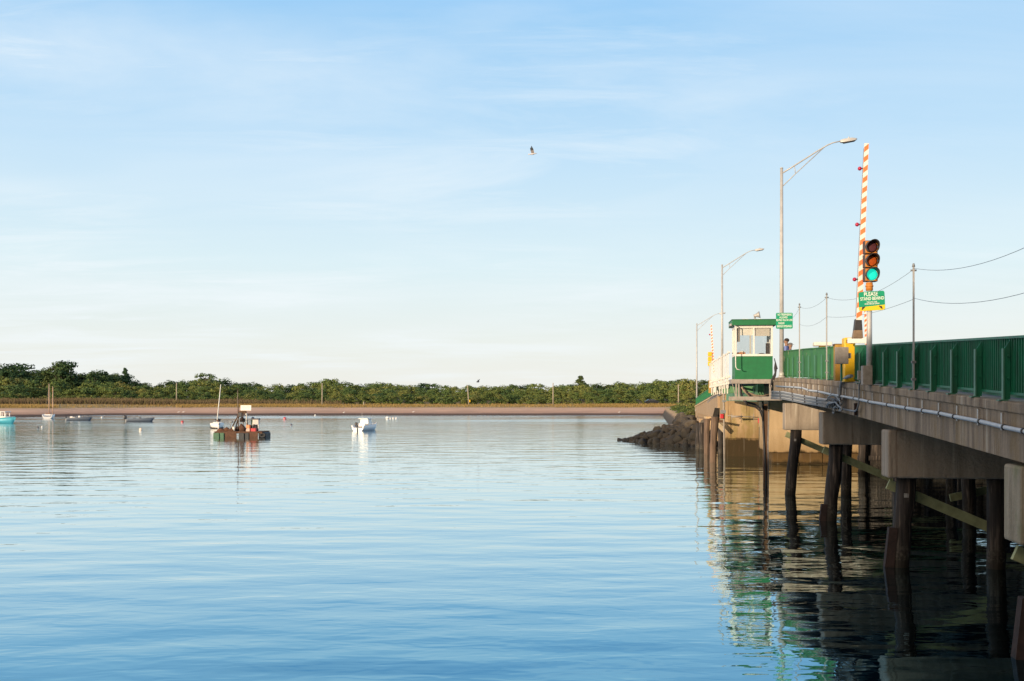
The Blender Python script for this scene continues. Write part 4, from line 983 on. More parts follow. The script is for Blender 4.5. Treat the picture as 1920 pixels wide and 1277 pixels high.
# ------------------------------------------------------------------ vegetation of the far shore
def leaf_mat(name, stops, rnd=.5):
    m = bpy.data.materials.new(name); m.use_nodes = True; t = m.node_tree; b = t.nodes['Principled BSDF']
    b.inputs['Roughness'].default_value = .75; b.inputs['Specular IOR Level'].default_value = .15
    oi = nd(t, 'ShaderNodeObjectInfo'); at = nd(t, 'ShaderNodeAttribute'); at.attribute_name = 'tone'
    f = math_n(t, 'ADD', math_n(t, 'MULTIPLY', oi.outputs['Random'], rnd), math_n(t, 'MULTIPLY', at.outputs['Fac'], 1-rnd))
    c = ramp(t, f, stops); t.links.new(c, b.inputs['Base Color'])
    return m
M_leaf = leaf_mat('mixed leaves', [(.12, (.045, .090, .040)), (.38, (.085, .135, .042)), (.60, (.13, .170, .046)), (.80, (.20, .21, .06)), (1, (.24, .185, .07))])
M_leafdk = leaf_mat('dark leaves', [(.1, (.020, .052, .026)), (.5, (.042, .080, .03)), (.9, (.085, .11, .035))])
M_shrub = leaf_mat('shrub leaves', [(.1, (.04, .075, .025)), (.45, (.085, .125, .035)), (.75, (.15, .165, .045)), (1, (.18, .13, .07))])
M_bark = mat('bark', (.10, .075, .055), .9, .3, 5)
def crown_mesh(seed, shape, n_cl, per, leaf, m):
    """shape(rnd) -> (centre, radius) of a leaf clump in a unit tree (height 1)"""
    r = random.Random(seed); verts = []; faces = []; tones = []
    for c in range(n_cl):
        ctr, rad = shape(r, c/n_cl); tone0 = r.uniform(.1, .9)
        for k in range(per):
            d = Vector((r.gauss(0, 1), r.gauss(0, 1), r.gauss(0, 1))).normalized()
            if d.z < -.3: d.z *= .4
            p = ctr + Vector((d.x, d.y, d.z*.75))*rad*r.uniform(.68, 1.05)
            nrm = (d*1.0+Vector((r.uniform(-.7, .7), r.uniform(-.7, .7), r.uniform(-.5, .8)))).normalized()
            a = nrm.orthogonal().normalized(); a = Matrix.Rotation(r.uniform(0, 6.3), 3, nrm) @ a; b_ = nrm.cross(a)
            s = leaf*r.uniform(.6, 1.3); i = len(verts)
            verts += [p-a*s, p-b_*s*.7, p+a*s, p+b_*s*.7]; faces.append((i, i+1, i+2, i+3)); tones.append(min(1, max(0, tone0*.7+r.uniform(0, .35))))
    me = bpy.data.meshes.new('crown'); me.from_pydata(verts, [], faces); at = me.attributes.new('tone', 'FLOAT', 'FACE')
    at.data.foreach_set('value', tones); me.materials.append(m); return me
def trunk_mesh(seed, h=.55, w=.03):
    r = random.Random(seed); m_ = MB(); pts = [Vector((0, 0, -.05)), Vector((r.uniform(-.02, .02), r.uniform(-.02, .02), h*.5)), Vector((r.uniform(-.04, .04), r.uniform(-.04, .04), h*1.25))]
    m_.tube(pts, [w, w*.75, w*.3], 7)
    for k in range(5):
        a = r.uniform(0, 6.3); z = h*r.uniform(.4, .9); q = Vector((0, 0, z))
        m_.tube([q, q+Vector((math.cos(a)*.13, math.sin(a)*.13, .12)), q+Vector((math.cos(a)*.25, math.sin(a)*.25, .28))], [w*.5, w*.3, w*.12], 5)
    me = m_.mesh('trunk'); me.materials.append(M_bark); return me
def sh_round(w=.34, zlo=.30, zhi=.86, rc=(.13, .22)):
    def f(r, k):
        a = r.uniform(0, 6.3); z = r.uniform(zlo, zhi); e = math.sqrt(max(0, 1-((z-(zlo+zhi)/2)/((zhi-zlo)/2*1.15))**2))
        q = w*e*math.sqrt(r.uniform(.1, 1)); return Vector((math.cos(a)*q, math.sin(a)*q, z)), r.uniform(*rc)
    return f
def sh_cone(w=.24):
    def f(r, k):
        z = .15+.82*k; a = r.uniform(0, 6.3); q = w*(1.02-z)*r.uniform(.3, 1); return Vector((math.cos(a)*q, math.sin(a)*q, z)), .03+.13*(1.05-z)
    return f
protos = []
for i in range(6): protos.append((crown_mesh(i+1, sh_round(.32+.05*(i % 3), .22+.03*(i % 2), .84), 26, 85, .030, M_leaf), trunk_mesh(i)))
dkprotos = [(crown_mesh(i+21, sh_round(.36, .2, .86, (.11, .2)), 30, 85, .028, M_leafdk), trunk_mesh(i+9)) for i in range(3)]
talldk = (crown_mesh(40, sh_round(.20, .15, .88, (.10, .16)), 34, 85, .024, M_leafdk), trunk_mesh(33))
pine = (crown_mesh(41, sh_cone(.30), 34, 60, .024, M_leafdk), trunk_mesh(34, .8, .02))
loose = (crown_mesh(42, sh_round(.40, .55, .9, (.06, .11)), 30, 45, .022, M_leaf), trunk_mesh(35, .75, .026))
shr = [(crown_mesh(50+i, sh_round(.55, .0, .78, (.20, .34)), 14, 75, .055, M_shrub), None) for i in range(4)]
def tree_at(pr, X, Y, H, wd, label, name='tree', cat='tree', group=None, sink=.1):
    z = ground_h(X, Y)-sink; o = link(name, None); o.location = (X, Y, z); o.rotation_euler = (0, 0, random.uniform(0, 6.3))
    props(o, label, cat, group)
    c = link('crown' if pr[1] else 'foliage', pr[0]); c.parent = o; c.scale = (H*wd, H*wd, H)
    if pr[1]:
        t_ = link('trunk', pr[1]); t_.parent = o; t_.scale = (H, H, H)
    return o
SKY = [(-60, 680), (0, 683), (30, 678), (45, 690), (62, 688), (85, 692), (103, 686), (135, 700), (150, 708), (165, 693), (195, 692), (220, 692), (235, 696), (252, 709), (280, 716), (320, 712), (345, 709), (365, 706), (405, 704), (415, 710), (460, 713), (500, 718), (540, 717), (590, 714), (620, 708), (650, 712), (690, 713), (750, 714), (770, 717), (850, 719), (900, 718), (960, 717), (1000, 718), (1060, 716), (1100, 712), (1120, 718), (1160, 714), (1220, 712), (1245, 709), (1280, 706), (1310, 712), (1400, 712), (2200, 705)]
rt = random.Random(77)
def top_h(px, Y, X):
    return CZ+(HY-interp(SKY, px))*Y/FPX-ground_h(X, Y)
GT = 'trees of the wood on the far shore'
def row(Y0, step, fh, pr, lab, g=GT, jy=4, px0=-70, px1=1420, wd=(.9, 1.6), shr_=False, amin=.88):
    px = px0
    while px < px1:
        Y = Y0+rt.uniform(-jy, jy); X = (px-HX)/FPX*Y; H = top_h(px, Y, X)*fh*rt.uniform(amin, 1.06)
        P_ = rt.choice(pr(px)); random.seed(rt.random())
        if shr_: H = rt.uniform(*fh_s(px))
        tree_at(P_, X, Y, H, rt.uniform(*wd), lab(px), 'shrub' if shr_ else 'tree', 'shrub' if shr_ else 'tree', g)
        px += step*rt.uniform(.75, 1.25)
fh_s = lambda px: (2.0, 3.6)
LMK = [(0, 'past the left edge'), (60, 'above the turquoise boat'), (120, 'behind the two-masted sailboat'), (200, 'above the left grey motorboat'), (300, 'above the right grey motorboat'), (360, 'beside the leftmost bare pole'), (430, 'behind the small white sailboat'),
       (520, 'behind the work raft'), (640, 'near the tallest bare pole'), (760, 'above the white motorboat'), (900, 'left of the leaning pole'), (1040, 'between the two middle poles'), (1160, 'right of the straight middle pole'), (1262, 'left of the pole nearest the bridge'), (1335, 'beside the farthest lamp post'), (9999, 'hidden beyond the bridge')]
def lmk(px): return next(t for q, t in LMK if px < q)
def LMR(rowname): return lambda px: ('dark green' if px < 260 else 'olive green')+' '+rowname+' tree of the wood '+lmk(px)
row(392, 21, 1.0, lambda px: dkprotos if px < 250 else protos+dkprotos[:1], LMR('back row'))
row(372, 23, .86, lambda px: dkprotos+protos[:2] if px < 250 else protos, LMR('third row'))
row(354, 25, .70, lambda px: protos, LMR('second row'))
row(338, 27, .52, lambda px: protos, LMR('low front row'))
row(328, 19, .0, lambda px: shr, lambda px: 'rounded yellow-green shrub at the foot of the wood '+lmk(px), 'shrubs in front of the far wood', 3, -60, 1380, (.9, 1.5), True)
for px, py, w, H_, pr, lb, dY in (
    (121, 671, 1.2, None, talldk, 'tallest dark tree standing up at the left of the far wood', 366),
    (104, 682, .9, None, dkprotos[1], 'dark tree touching the left side of the tallest one', 370),
    (20, 677, 1.1, None, dkprotos[0], 'broad dark round-headed tree at the far left edge of the photo', 366),
    (180, 690, 1.1, None, dkprotos[2], 'dark flat-headed tree right of the dip in the skyline', 366),
    (235, 688, 1.0, None, pine, 'small spiky pine poking above the wood right of the dark trees', 376),
    (386, 696, .95, None, loose, 'open-crowned tree with sky showing through it behind the white sailboat mast', 380),
    (620, 706, 1.0, None, protos[2], 'rounded tree rising just right of the thin pole in the middle left', 380),
    (1088, 703, 1.7, None, pine, 'brownish pointed pine standing above the wood right of the middle', 378),
    (1240, 707, .9, None, protos[3], 'taller tree near the right end of the wood left of the lamp post', 376),
    (1290, 706, 1.0, None, protos[4], 'yellow-green tree at the right end of the wood beside the lamp post', 352)):
    X = (px-HX)/FPX*dY; random.seed(px); tree_at(pr, X, dY, CZ+(HY-py)*dY/FPX-ground_h(X, dY), w, lb)
def tufts(name, region, n, h, w, m, label, cat, seed):
    r = random.Random(seed); verts = []; faces = []; tones = []
    for k in range(n):
        X, Y, dens = region(r)
        if dens < r.random(): continue
        z = ground_h(X, Y)-.05; hh = h*r.uniform(.45, 1.15)*(1+.5*noise.noise(Vector((X*.09, Y*.3, seed)))); a = r.uniform(0, 3.14); dx, dy = math.cos(a)*w, math.sin(a)*w; lx, ly = r.uniform(-.25, .25)*hh, r.uniform(-.2, .2)*hh
        i = len(verts); verts += [(X-dx, Y-dy, z), (X+dx, Y+dy, z), (X+lx+dx*.5, Y+ly, z+hh), (X+lx-dx*.6, Y+ly, z+hh*.92)]; faces.append((i, i+1, i+2, i+3)); tones.append(r.random())
    me = bpy.data.meshes.new(name); me.from_pydata(verts, [], faces); at = me.attributes.new('tone', 'FLOAT', 'FACE'); at.data.foreach_set('value', tones)
    me.materials.append(m); o = link(name, me); props(o, label, cat, None, 'stuff'); return o
M_gold = leaf_mat('golden grass', [(0, (.14, .10, .03)), (.5, (.26, .18, .06)), (1, (.34, .24, .10))], .0)
M_reed = leaf_mat('brown reeds', [(0, (.08, .06, .035)), (.5, (.15, .105, .065)), (1, (.12, .11, .04))], .0)
def reg_gold(r):
    px = r.uniform(-60, 1330); X0 = (px-HX)/FPX; Y = r.uniform(288, 312); X = X0*Y; Y += shore(X, Y)-260
    d = interp([(0, 1), (170, .9), (185, .15), (330, .2), (345, 1), (560, 1), (620, .5), (800, .35), (1030, .3), (1075, .4), (1095, 1), (1240, .9), (1260, .4), (1330, .3)], px)
    return X, Y, d
tufts('grass', reg_gold, 42000, .62, .05, M_gold, 'golden dry grass along the top of the far beach', 'grass', 1)
def reg_reed(r):
    px = r.uniform(-60, 640); Y = r.uniform(306, 326); X = (px-HX)/FPX*Y
    return X, Y, interp([(0, .6), (180, 1), (440, 1), (520, .2), (640, .1)], px)
tufts('reeds', reg_reed, 26000, 1.5, .07, M_reed, 'brown reed bed between the beach grass and the wood', 'reeds', 2)

# posts, fence and car on the far shore
GP = 'bare wooden poles on the far shore'
for px, yt, yb, Y, lb in ((331, 718, 757, 318, 'bare pale pole on the far shore above the grey motorboats'), (604, 718, 762, 306, 'tallest bare pole on the far shore left of the white motorboat'),
    (879, 722, 761, 306, 'leaning bare pole with a small yellow tag in the middle of the far shore'), (1037, 718, 762, 304, 'straight bare pole on the far shore right of the middle'),
    (1272, 721, 763, 304, 'bare pole on the far shore closest to the bridge'), (682, 753, 763, 300, 'very short post stub on the far shore above the white motorboat')):
    X = (px-HX)/FPX*Y; s = FPX/Y; z = ground_h(X, Y); zt_ = CZ+(HY-yt)/s
    lx = -.35 if px == 879 else 0
    T = Thing('pole', lb, 'pole', (X, Y, z), 'W', group=GP if yt < 740 else None)
    T.part('shaft', MB().tube([(X, Y, z-.2), (X+lx*.5, Y, (z+zt_)/2), (X+lx, Y, zt_)], [.17, .15, .13], 8), mat('bleached pole', (.42, .36, .27), .9, .3, 4))
    if px == 879: T.part('tag', MB().cbox((X+.28, Y-.1, z+1.4), .3, .04, .7), M_yellow)
def guard(px0, px1, y, Y, lb):
    X0, X1 = (px0-HX)/FPX*Y, (px1-HX)/FPX*Y; n = max(2, int((X1-X0)/2.4)); z = CZ-(y-HY)*Y/FPX
    T = Thing('guard_rail', lb, 'guard rail', (X0, Y, ground_h(X0, Y)), 'W')
    T.part('rail', MB().box(X0, X1, Y-.05, Y, z-.14, z+.10), mat('weathered rail', (.36, .31, .25), .8, .3, 3))
    for k in range(n+1):
        X = X0+(X1-X0)*k/n; T.part('post', MB().box(X-.07, X+.07, Y+.01, Y+.15, ground_h(X, Y)-.3, z+.14), M_timber)
guard(893, 1046, 761.5, 300, 'low weathered guard rail on the far beach in the middle of the photo')
guard(1215, 1300, 763, 302, 'low weathered guard rail on the far beach nearest the bridge')
def car_at(px, Y, z):
    X = (px-HX)/FPX*Y; T = Thing('parked_car', 'small dark car parked at the foot of the far wood near the bridge', 'car', (X, Y, z), 'L', R(8))
    prof = [(-2.1, .35), (-2.1, .85), (-1.55, .98), (-1.0, 1.42), (.5, 1.45), (1.15, 1.0), (2.0, .85), (2.1, .4)]
    m_ = MB().loft([[(x, -.82, zz) for x, zz in prof], [(x, .82, zz) for x, zz in prof]], smooth=False)
    T.part('body', m_, mat('dark car paint', (.02, .022, .026), .3), bevel=.06)
    T.part('side_window', MB().poly([(-1.3, -.83, 1.0), (.9, -.83, 1.0), (.45, -.83, 1.36), (-.95, -.83, 1.34)], [(0, 1, 2, 3)]), M_glass)
    for x in (-1.35, 1.35):
        for y in (-.80, .66): T.part('wheel', MB().cyl((x, y-.02, .33), (x, y+.16, .33), .33, .33, 16), M_black)
X = (1222-HX)/FPX*312; car_at(1222, 312, ground_h(X, 312)+.35)
# ------------------------------------------------------------------ boats
M_hullw = mat('white hull', (.80, .76, .70), .35, .06, 3); M_hullg = mat('grey hull', (.11, .13, .16), .45, .15, 3); M_turq = mat('turquoise hull', (.08, .42, .52), .4, .15, 3)
M_motor = mat('outboard black', (.02, .022, .03), .35); M_bottom = mat('dark bottom paint', (.03, .025, .025), .6)
def hull_mb(Ln, B, H, rake=.12, sheer=.25, tr=.85, z0=-.15):
    m_ = MB(); secs = []; n = 12
    for i in range(n+1):
        f = i/n; x = -Ln/2+Ln*f; w = B/2*(tr+(1-tr)*math.sin(min(1, f*1.6)*math.pi/2))*(1 if f < .5 else max(.02, math.cos((f-.5)/.5*math.pi/2)**.7))
        zt_ = H*(1+sheer*f*f); xo = rake*Ln*max(0, f-.6)/.4
        secs.append([(x+xo, -w, zt_), (x+xo*.5, -w*.88, zt_*.35), (x, -w*.55, z0*.6), (x, 0, z0), (x, w*.55, z0*.6), (x+xo*.5, w*.88, zt_*.35), (x+xo, w, zt_), (x+xo*.98, w*.86, zt_-.02), (x+xo*.9, w*.7, zt_*.55), (x+xo*.9, -w*.7, zt_*.55), (x+xo*.98, -w*.86, zt_-.02)])
    return m_.loft(secs)
def boat(label, px, pyw, yaw, group='boats moored in the harbour', cat='boat', name='motorboat'):
    s = (pyw-HY)/CZ; p = PX(px, pyw, s); return Thing(name, label, cat, (p.x, p.y, 0), 'L', R(yaw), group), s
def outboard(T, x, z=.45, k=1.0, tilt=0):
    a = T.part('outboard_motor', MB().loft([[(x-.34*k, -.13*k, z+.1*k), (x-.02, -.13*k, z+.1*k), (x-.02, .13*k, z+.1*k), (x-.34*k, .13*k, z+.1*k)],
        [(x-.42*k, -.16*k, z+.3*k), (x+.02, -.16*k, z+.3*k), (x+.02, .16*k, z+.3*k), (x-.42*k, .16*k, z+.3*k)],
        [(x-.36*k, -.11*k, z+.55*k), (x-.06, -.11*k, z+.55*k), (x-.06, .11*k, z+.55*k), (x-.36*k, .11*k, z+.55*k)]]), M_motor, bevel=.03)
    T.part('leg', MB().box(x-.24*k, x-.06*k, -.05*k, .05*k, -.3, z+.1*k), M_motor, parent=a)
# white motorboat, seen from astern, bow to the right
T, s = boat('white motorboat with a raised cabin, seen from its stern in the middle of the harbour', 686.5, 807, 70)
T.part('hull', hull_mb(4.6, 1.9, .68, .1, .45, .92), M_hullw)
T.part('cabin', MB().loft([[(-.6, -.62, .5), (.7, -.62, .5), (.7, .62, .5), (-.6, .62, .5)], [(-.5, -.56, 1.45), (.35, -.52, 1.45), (.35, .52, 1.45), (-.5, .56, 1.45)]], smooth=False), M_hullw, bevel=.05)
T.part('hardtop', MB().box(-.85, .5, -.66, .66, 1.47, 1.56), M_hullw, bevel=.03)
T.part('windscreen', MB().poly([(.66, -.5, .95), (.66, .5, .95), (.40, .46, 1.38), (.40, -.46, 1.38)], [(0, 1, 2, 3)]), M_glass)
T.part('seat', MB().cbox((-1.1, 0, .72), .4, 1.0, .4), M_hullw, bevel=.05); T.part('gear', MB().cbox((-1.5, .62, .85), .3, .3, .4), M_dark, bevel=.05)
outboard(T, -2.3, .38, .7)
T.part('antenna', MB().cyl((-.3, .4, 1.56), (-.35, .42, 2.35), .012, .008, 6), M_whitegate)
T.part('bow_rail', MB().tube([(.6, -.85, .95), (.9, -.8, 1.3), (2.1, -.35, 1.4), (2.5, 0, 1.42), (2.1, .35, 1.4), (.9, .8, 1.3), (.6, .85, .95)], .018, 6), M_galv)
# two grey open boats
for lb, px, py, yaw, L_, kk in (('low grey open motorboat with a black outboard, right of the ketch pair of grey boats', 261, 790.5, 6, 4.3, 1), ('low grey open motorboat with a white console, nearest the two-masted boat', 147, 788.5, 8, 4.1, 0)):
    T, s = boat(lb, px, py, yaw); T.part('hull', hull_mb(L_, 1.5, .50, .12, .5, .9), M_hullg)
    T.part('transom', MB().box(-L_/2-.06, -L_/2+.02, -.6, .6, -.05, .42), M_hullw, bevel=.02)
    T.part('console', MB().loft([[(0, -.25, .3), (.4, -.25, .3), (.4, .25, .3), (0, .25, .3)], [(.05, -.22, .9), (.3, -.22, .9), (.3, .22, .9), (.05, .22, .9)]], smooth=False), M_hullw if kk == 0 else M_hullg, bevel=.03)
    T.part('windscreen', MB().box(.28, .30, -.2, .2, .9, 1.12), M_glass)
    T.part('seat', MB().cbox((-.8, 0, .55), .5, .7, .16), M_white if kk == 0 else M_hullg, bevel=.04)
    if kk: outboard(T, -L_/2, .38, 1.3)
    else: outboard(T, -L_/2, .3, .8); T.part('cooler', MB().cbox((-1.3, .2, .62), .45, .4, .3), M_hullw, bevel=.03)
# turquoise cabin boat cut by the left edge
T, s = boat('turquoise hulled boat with a white cabin at the left edge of the photo', -3, 793.5, -14, name='cabin_boat')
T.part('hull', hull_mb(5.6, 1.9, .78, .1, .35, .9), M_turq); T.part('gunwale', MB().tube([(-2.7, -.86, .82), (0, -.97, .85), (1.5, -.85, .98), (3.2, 0, 1.12), (1.5, .85, .98), (0, .97, .85), (-2.7, .86, .82)], .05, 6), M_hullw)
T.part('cabin', MB().box(.2, 1.9, -.62, .62, .55, 1.15), M_hullw, bevel=.06)
T.part('roof', MB().box(-.2, 1.9, -.72, .72, 1.86, 1.96), M_hullw, bevel=.04)
for x in (.25, .95, 1.7):
    for y in (-.6, .6): T.part('roof_post', MB().box(x-.05, x+.05, y-.04, y+.04, 1.15, 1.86), M_hullw)
T.part('windscreen', MB().box(1.62, 1.64, -.5, .5, 1.15, 1.84), M_glass); outboard(T, -2.8, .5, 1.0)
# ketch with two masts
T, s = boat('white two-masted sailboat with bare brown masts near the far beach', 91, 784.5, 108, name='sailboat', cat='sailboat')
T.part('hull', hull_mb(5.4, 2.5, .72, .08, .3, .75), M_hullw)
T.part('cabin', MB().box(-.9, 1.0, -.5, .5, .6, 1.15), mat('brown varnish', (.22, .10, .05), .5), bevel=.05)
T.part('coaming', MB().box(-2.0, -.95, -.6, .6, .6, .92), M_hullw, bevel=.04)
M_mast = mat('varnished spar', (.66, .42, .27), .5, .2, 3)
T.part('mast', MB().cyl((1.0, 0, .6), (1.0, 0, 7.2), .085, .06, 8), M_mast); T.part('mast', MB().cyl((-.3, -.85, .5), (-.3, -.85, 6.6), .085, .06, 8), M_mast)
T.part('boom', MB().cyl((.95, 0, 1.5), (-1.3, 0, 1.55), .05, .04, 8), M_mast)
for q in ((2.9, 0, .95), (-2.6, 0, .8), (1.0, .85, .75), (1.0, -.85, .75)): T.part('stay', MB().cyl(q, (1.0, 0, 7.1), .008, .008, 4), M_galv)
# small sloop, mast leaning
T, s = boat('small white sailboat with a leaning bare white mast left of the work raft', 407, 803, -68, name='sailboat', cat='sailboat')
T.part('hull', hull_mb(3.8, 1.9, .66, .05, .3, .7), M_hullw); T.part('waterline_stripe', hull_mb(3.84, 1.93, .14, .0, .0, .7), M_bottom)
T.part('sail_cover', MB().cyl((.6, 0, 1.05), (-1.2, .15, 1.0), .12, .09, 8), mat('brown sail cover', (.16, .07, .04), .8))
T.part('cabin', MB().box(-.2, 1.1, -.5, .5, .5, .88), M_hullw, bevel=.06)
T.part('mast', MB().cyl((.5, -.1, .5), (.62, .42, 6.0), .065, .05, 8), M_whitegate)
a = T.part('outboard_motor', MB().ball((-1.75, .45, .95), .26, 12, (1, .9, .9)), M_motor); T.part('leg', MB().cyl((-1.8, .45, .9), (-1.85, .45, .0), .06, .05, 8), M_motor, parent=a)
T.part('hatch_cover', MB().box(-.1, .4, -.3, .45, 1.08, 1.3), M_dark, bevel=.03)
# work raft
sB = (820.5-HY)/CZ; pB_ = PX(456, 820, sB)+Vector((.0, 1.5, 0)); pB_.x *= 1+1.5/112
T = Thing('work_raft', 'cluttered wooden work raft with a tall thin mast, an A-frame and a white signboard', 'raft', (pB_.x, pB_.y, 0), 'L', R(-4))
def rx(px): return (px-456)/sB
def rz(py): return (820.5-py)/sB
M_rdeck = mat('weathered raft planks', (.13, .062, .034), .9, .5, 5, .01, 12)
T.part('deck', MB().box(rx(408), rx(500), -1.3, 1.3, rz(813), rz(809)), M_rdeck, bevel=.02)
for i, (a, b_, m) in enumerate(((406, 418, mat('green float', (.05, .14, .07), .6, .3, 5)), (419, 427, mat('green float', (.05, .14, .07), .6)), (429, 451, M_rdeck), (455, 466, M_black), (467, 475, M_black), (476, 492, M_rdeck), (493, 505, M_black))):
    if m is M_rdeck: T.part('skirt_board', MB().box(rx(a), rx(b_), -1.36, -1.305, -.1, rz(810)), m)
    elif a == 493: T.part('tyre', MB().tube([(rx(499.5)+.30*math.cos(t*.3927), -1.1, .24+.16*math.sin(t*.3927)) for t in range(17)], .13, 8), m); T.part('float', MB().box(rx(491), rx(504), -1.0, 1.0, -.2, rz(811)), M_black, bevel=.12)
    else: T.part('float', MB().box(rx(a), rx(b_), -1.34, -.7, -.2, rz(811.5)), m, bevel=.06)
T.part('mast', MB().tube([(rx(449), -.4, rz(812)), (rx(448.5), -.4, rz(765)), (rx(448), -.4, rz(728))], [.07, .05, .022], 8), M_timber)
T.part('mast_wire', MB().cyl((rx(450), -.45, rz(808)), (rx(447), -.42, rz(732)), .012, .01, 5), M_galv)
fr = T.part('frame', MB().bar((rx(434), -.6, rz(810)), (rx(449), -.3, rz(777)), .12, .12).bar((rx(440), -.2, rz(810)), (rx(450), -.1, rz(777)), .10, .10).bar((rx(468), -.4, rz(810)), (rx(463), -.3, rz(772)), .10, .10).bar((rx(450), -.35, rz(773)), (rx(464), -.35, rz(773)), .10, .3).bar((rx(459), -.5, rz(810)), (rx(458), -.4, rz(773)), .07, .07), M_timber)
sb_ = T.part('signboard', MB().box(rx(454), rx(474.5), -.55, -.50, rz(770), rz(760)), mat('signboard white', (.80, .72, .64), .6), bevel=.005)
for k, (tx, zz) in enumerate((('PRIVATE MOORING', 762.8), ('KEEP OFF', 765.2), ('NO WAKE', 767.6))): pass
T.part('lettering', MB().box(rx(456.5), rx(472), -.553, -.551, rz(765.2), rz(764.4)).box(rx(457), rx(463), -.553, -.551, rz(762.9), rz(762.2)).box(rx(466), rx(472), -.553, -.551, rz(762.9), rz(762.2)).box(rx(458), rx(461), -.553, -.551, rz(767.8), rz(767.2)), mat('faded lettering', (.52, .44, .44), .8), parent=sb_)
rg = random.Random(8)
for k in range(16):
    cx_ = rg.uniform(432, 476); hh = rg.uniform(.12, .5); ww = rg.uniform(.1, .3); yy = rg.uniform(-1.1, .8)
    T.part('gear', MB().box(rx(cx_)-ww, rx(cx_)+ww*.6, yy, yy+.3, rz(809), rz(809)+hh), [M_rust, M_dark, M_timber, M_black, M_redflat, M_whitegate][k % 6 if k % 6 < 4 or k < 8 else 1], bevel=.03)
T.part('winch', MB().cyl((rx(454), -.6, rz(788)), (rx(462), -.6, rz(788)), .2, .2, 12).ball((rx(458), -.7, rz(786)), .22), M_rust)
T.part('pulley_block', MB().cbox((rx(453), -.4, rz(778)), .4, .3, .5), M_dark, bevel=.05)
T.part('lamp', MB().cyl((rx(465.5), -.5, rz(795)), (rx(465), -.5, rz(777)), .05, .04, 8).cyl((rx(465), -.5, rz(777.5)), (rx(465), -.5, rz(775.5)), .16, .05, 10), M_whitegate)
T.part('davit', MB().bar((rx(434), -.9, rz(810)), (rx(438), -.9, rz(791)), .08, .08).bar((rx(435), -.9, rz(791)), (rx(440), -.9, rz(791)), .3, .2), M_pipedk)
rf = random.Random(4)
def on_raft(name, label, cat, mbs):
    """things resting on the raft are things of their own"""
    Tt = Thing(name, label, cat, (pB_.x, pB_.y, 0), 'L', R(-4), 'gear lying on the work raft')
    for nm, m_, mm in mbs: Tt.part(nm, m_, mm)
on_raft('crate', 'bright red crate on the right part of the work raft', 'crate', [('body', MB().box(rx(477), rx(486), -1.1, -.6, rz(810), rz(804)), M_redflat), ('rim', MB().box(rx(476.6), rx(486.4), -1.14, -.56, rz(804), rz(803.2)), M_redflat)])
on_raft('cooler', 'orange topped cooler box in the middle of the work raft', 'cooler', [('body', MB().box(rx(467), rx(474), -1.0, -.5, rz(809.5), rz(803.5)), mat('faded pink plastic', (.62, .42, .34), .6)), ('lid', MB().box(rx(467.3), rx(473.7), -1.0, -.5, rz(803.4), rz(797)), mat('orange plastic', (.75, .26, .10), .6))])
on_raft('barrel', 'black barrel standing behind the red crate on the work raft', 'barrel', [('body', MB().tube([(rx(482), -.2, rz(809)), (rx(482), -.2, rz(803)), (rx(482), -.2, rz(797))], [.26, .3, .26], 14), M_black)])
on_raft('engine', 'white and dark engine unit on a stand at the right of the work raft', 'engine', [('stand', MB().bar((rx(476), -.3, rz(809)), (rx(477), -.3, rz(787)), .07, .07).bar((rx(487), -.3, rz(809)), (rx(486.5), -.3, rz(787)), .07, .07), M_whitegate), ('casing', MB().box(rx(478), rx(488), -.5, .0, rz(796), rz(787)), mat('pale casing', (.60, .50, .44), .6)), ('hood', MB().box(rx(476), rx(489), -.55, .05, rz(787), rz(785)), M_dark)])
on_raft('gas_bottle', 'dark blue topped tank standing left of the engine unit on the raft', 'tank', [('body', MB().cyl((rx(474), .1, rz(809)), (rx(474), .1, rz(787)), .22, .2, 12), mat('dark green drum', (.03, .06, .04), .5)), ('cap', MB().ball((rx(474), .1, rz(785)), .16), mat('navy cap', (.02, .03, .07), .5))])
on_raft('rope_heap', 'heap of brown rope and net at the left end of the work raft', 'rope', [('coil', MB().ball((rx(418), -.7, rz(808)), .35, 14, (1.7, 1, .6), .5, 3).ball((rx(428), -.6, rz(807)), .35, 14, (1.2, 1, .7), .5, 5), mat('brown rope', (.16, .07, .035), .95, .5, 9))])
on_raft('rope_heap', 'rust coloured pile of gear in front of the mast on the work raft', 'rope', [('coil', MB().ball((rx(440), -.8, rz(806)), .32, 14, (1.4, 1, .8), .6, 9).ball((rx(459), -1.0, rz(804)), .4, 14, (.9, .7, 1.2), .6, 2), mat('rusty gear', (.11, .05, .028), .95, .5, 9))])
on_raft('bucket', 'white bucket at the foot of the raft mast', 'bucket', [('body', MB().cyl((rx(444), -1.0, rz(808)), (rx(444), -1.0, rz(801)), .13, .17, 12), M_whitegate), ('rim', MB().cyl((rx(444), -1.0, rz(801)), (rx(444), -1.0, rz(800.4)), .19, .19, 12), M_white)])
# ------------------------------------------------------------------ buoys
def buoy(px, py, m, lb, r=.2, stem=.0, g=None):
    s = (py-HY+.5)/CZ; p = PX(px, py, s); T = Thing('buoy', lb, 'buoy', (p.x, p.y, 0), 'L', 0, g)
    T.part('float', MB().ball((0, 0, r*.35), r, 14), m); T.part('collar', MB().cyl((0, 0, r*.2), (0, 0, r*.36), r*1.03, r*1.03, 14), M_hullw if m is not M_hullw else M_pipedk)
    T.part('ring', MB().cyl((0, 0, r*1.2), (0, 0, r*1.6+stem), .03, .03, 6), M_pipedk)
buoy(342, 792, M_redflat, 'red mooring buoy between the grey boats and the small white sailboat', .26)
buoy(264, 806, mat('cream buoy', (.75, .60, .45), .6), 'cream mooring buoy in front of the right grey boat', .22)
buoy(191, 783, M_hullw, 'white mooring buoy between the two grey boats', .22)
buoy(79, 801, M_hullw, 'small white buoy in the water below the two-masted sailboat', .15)
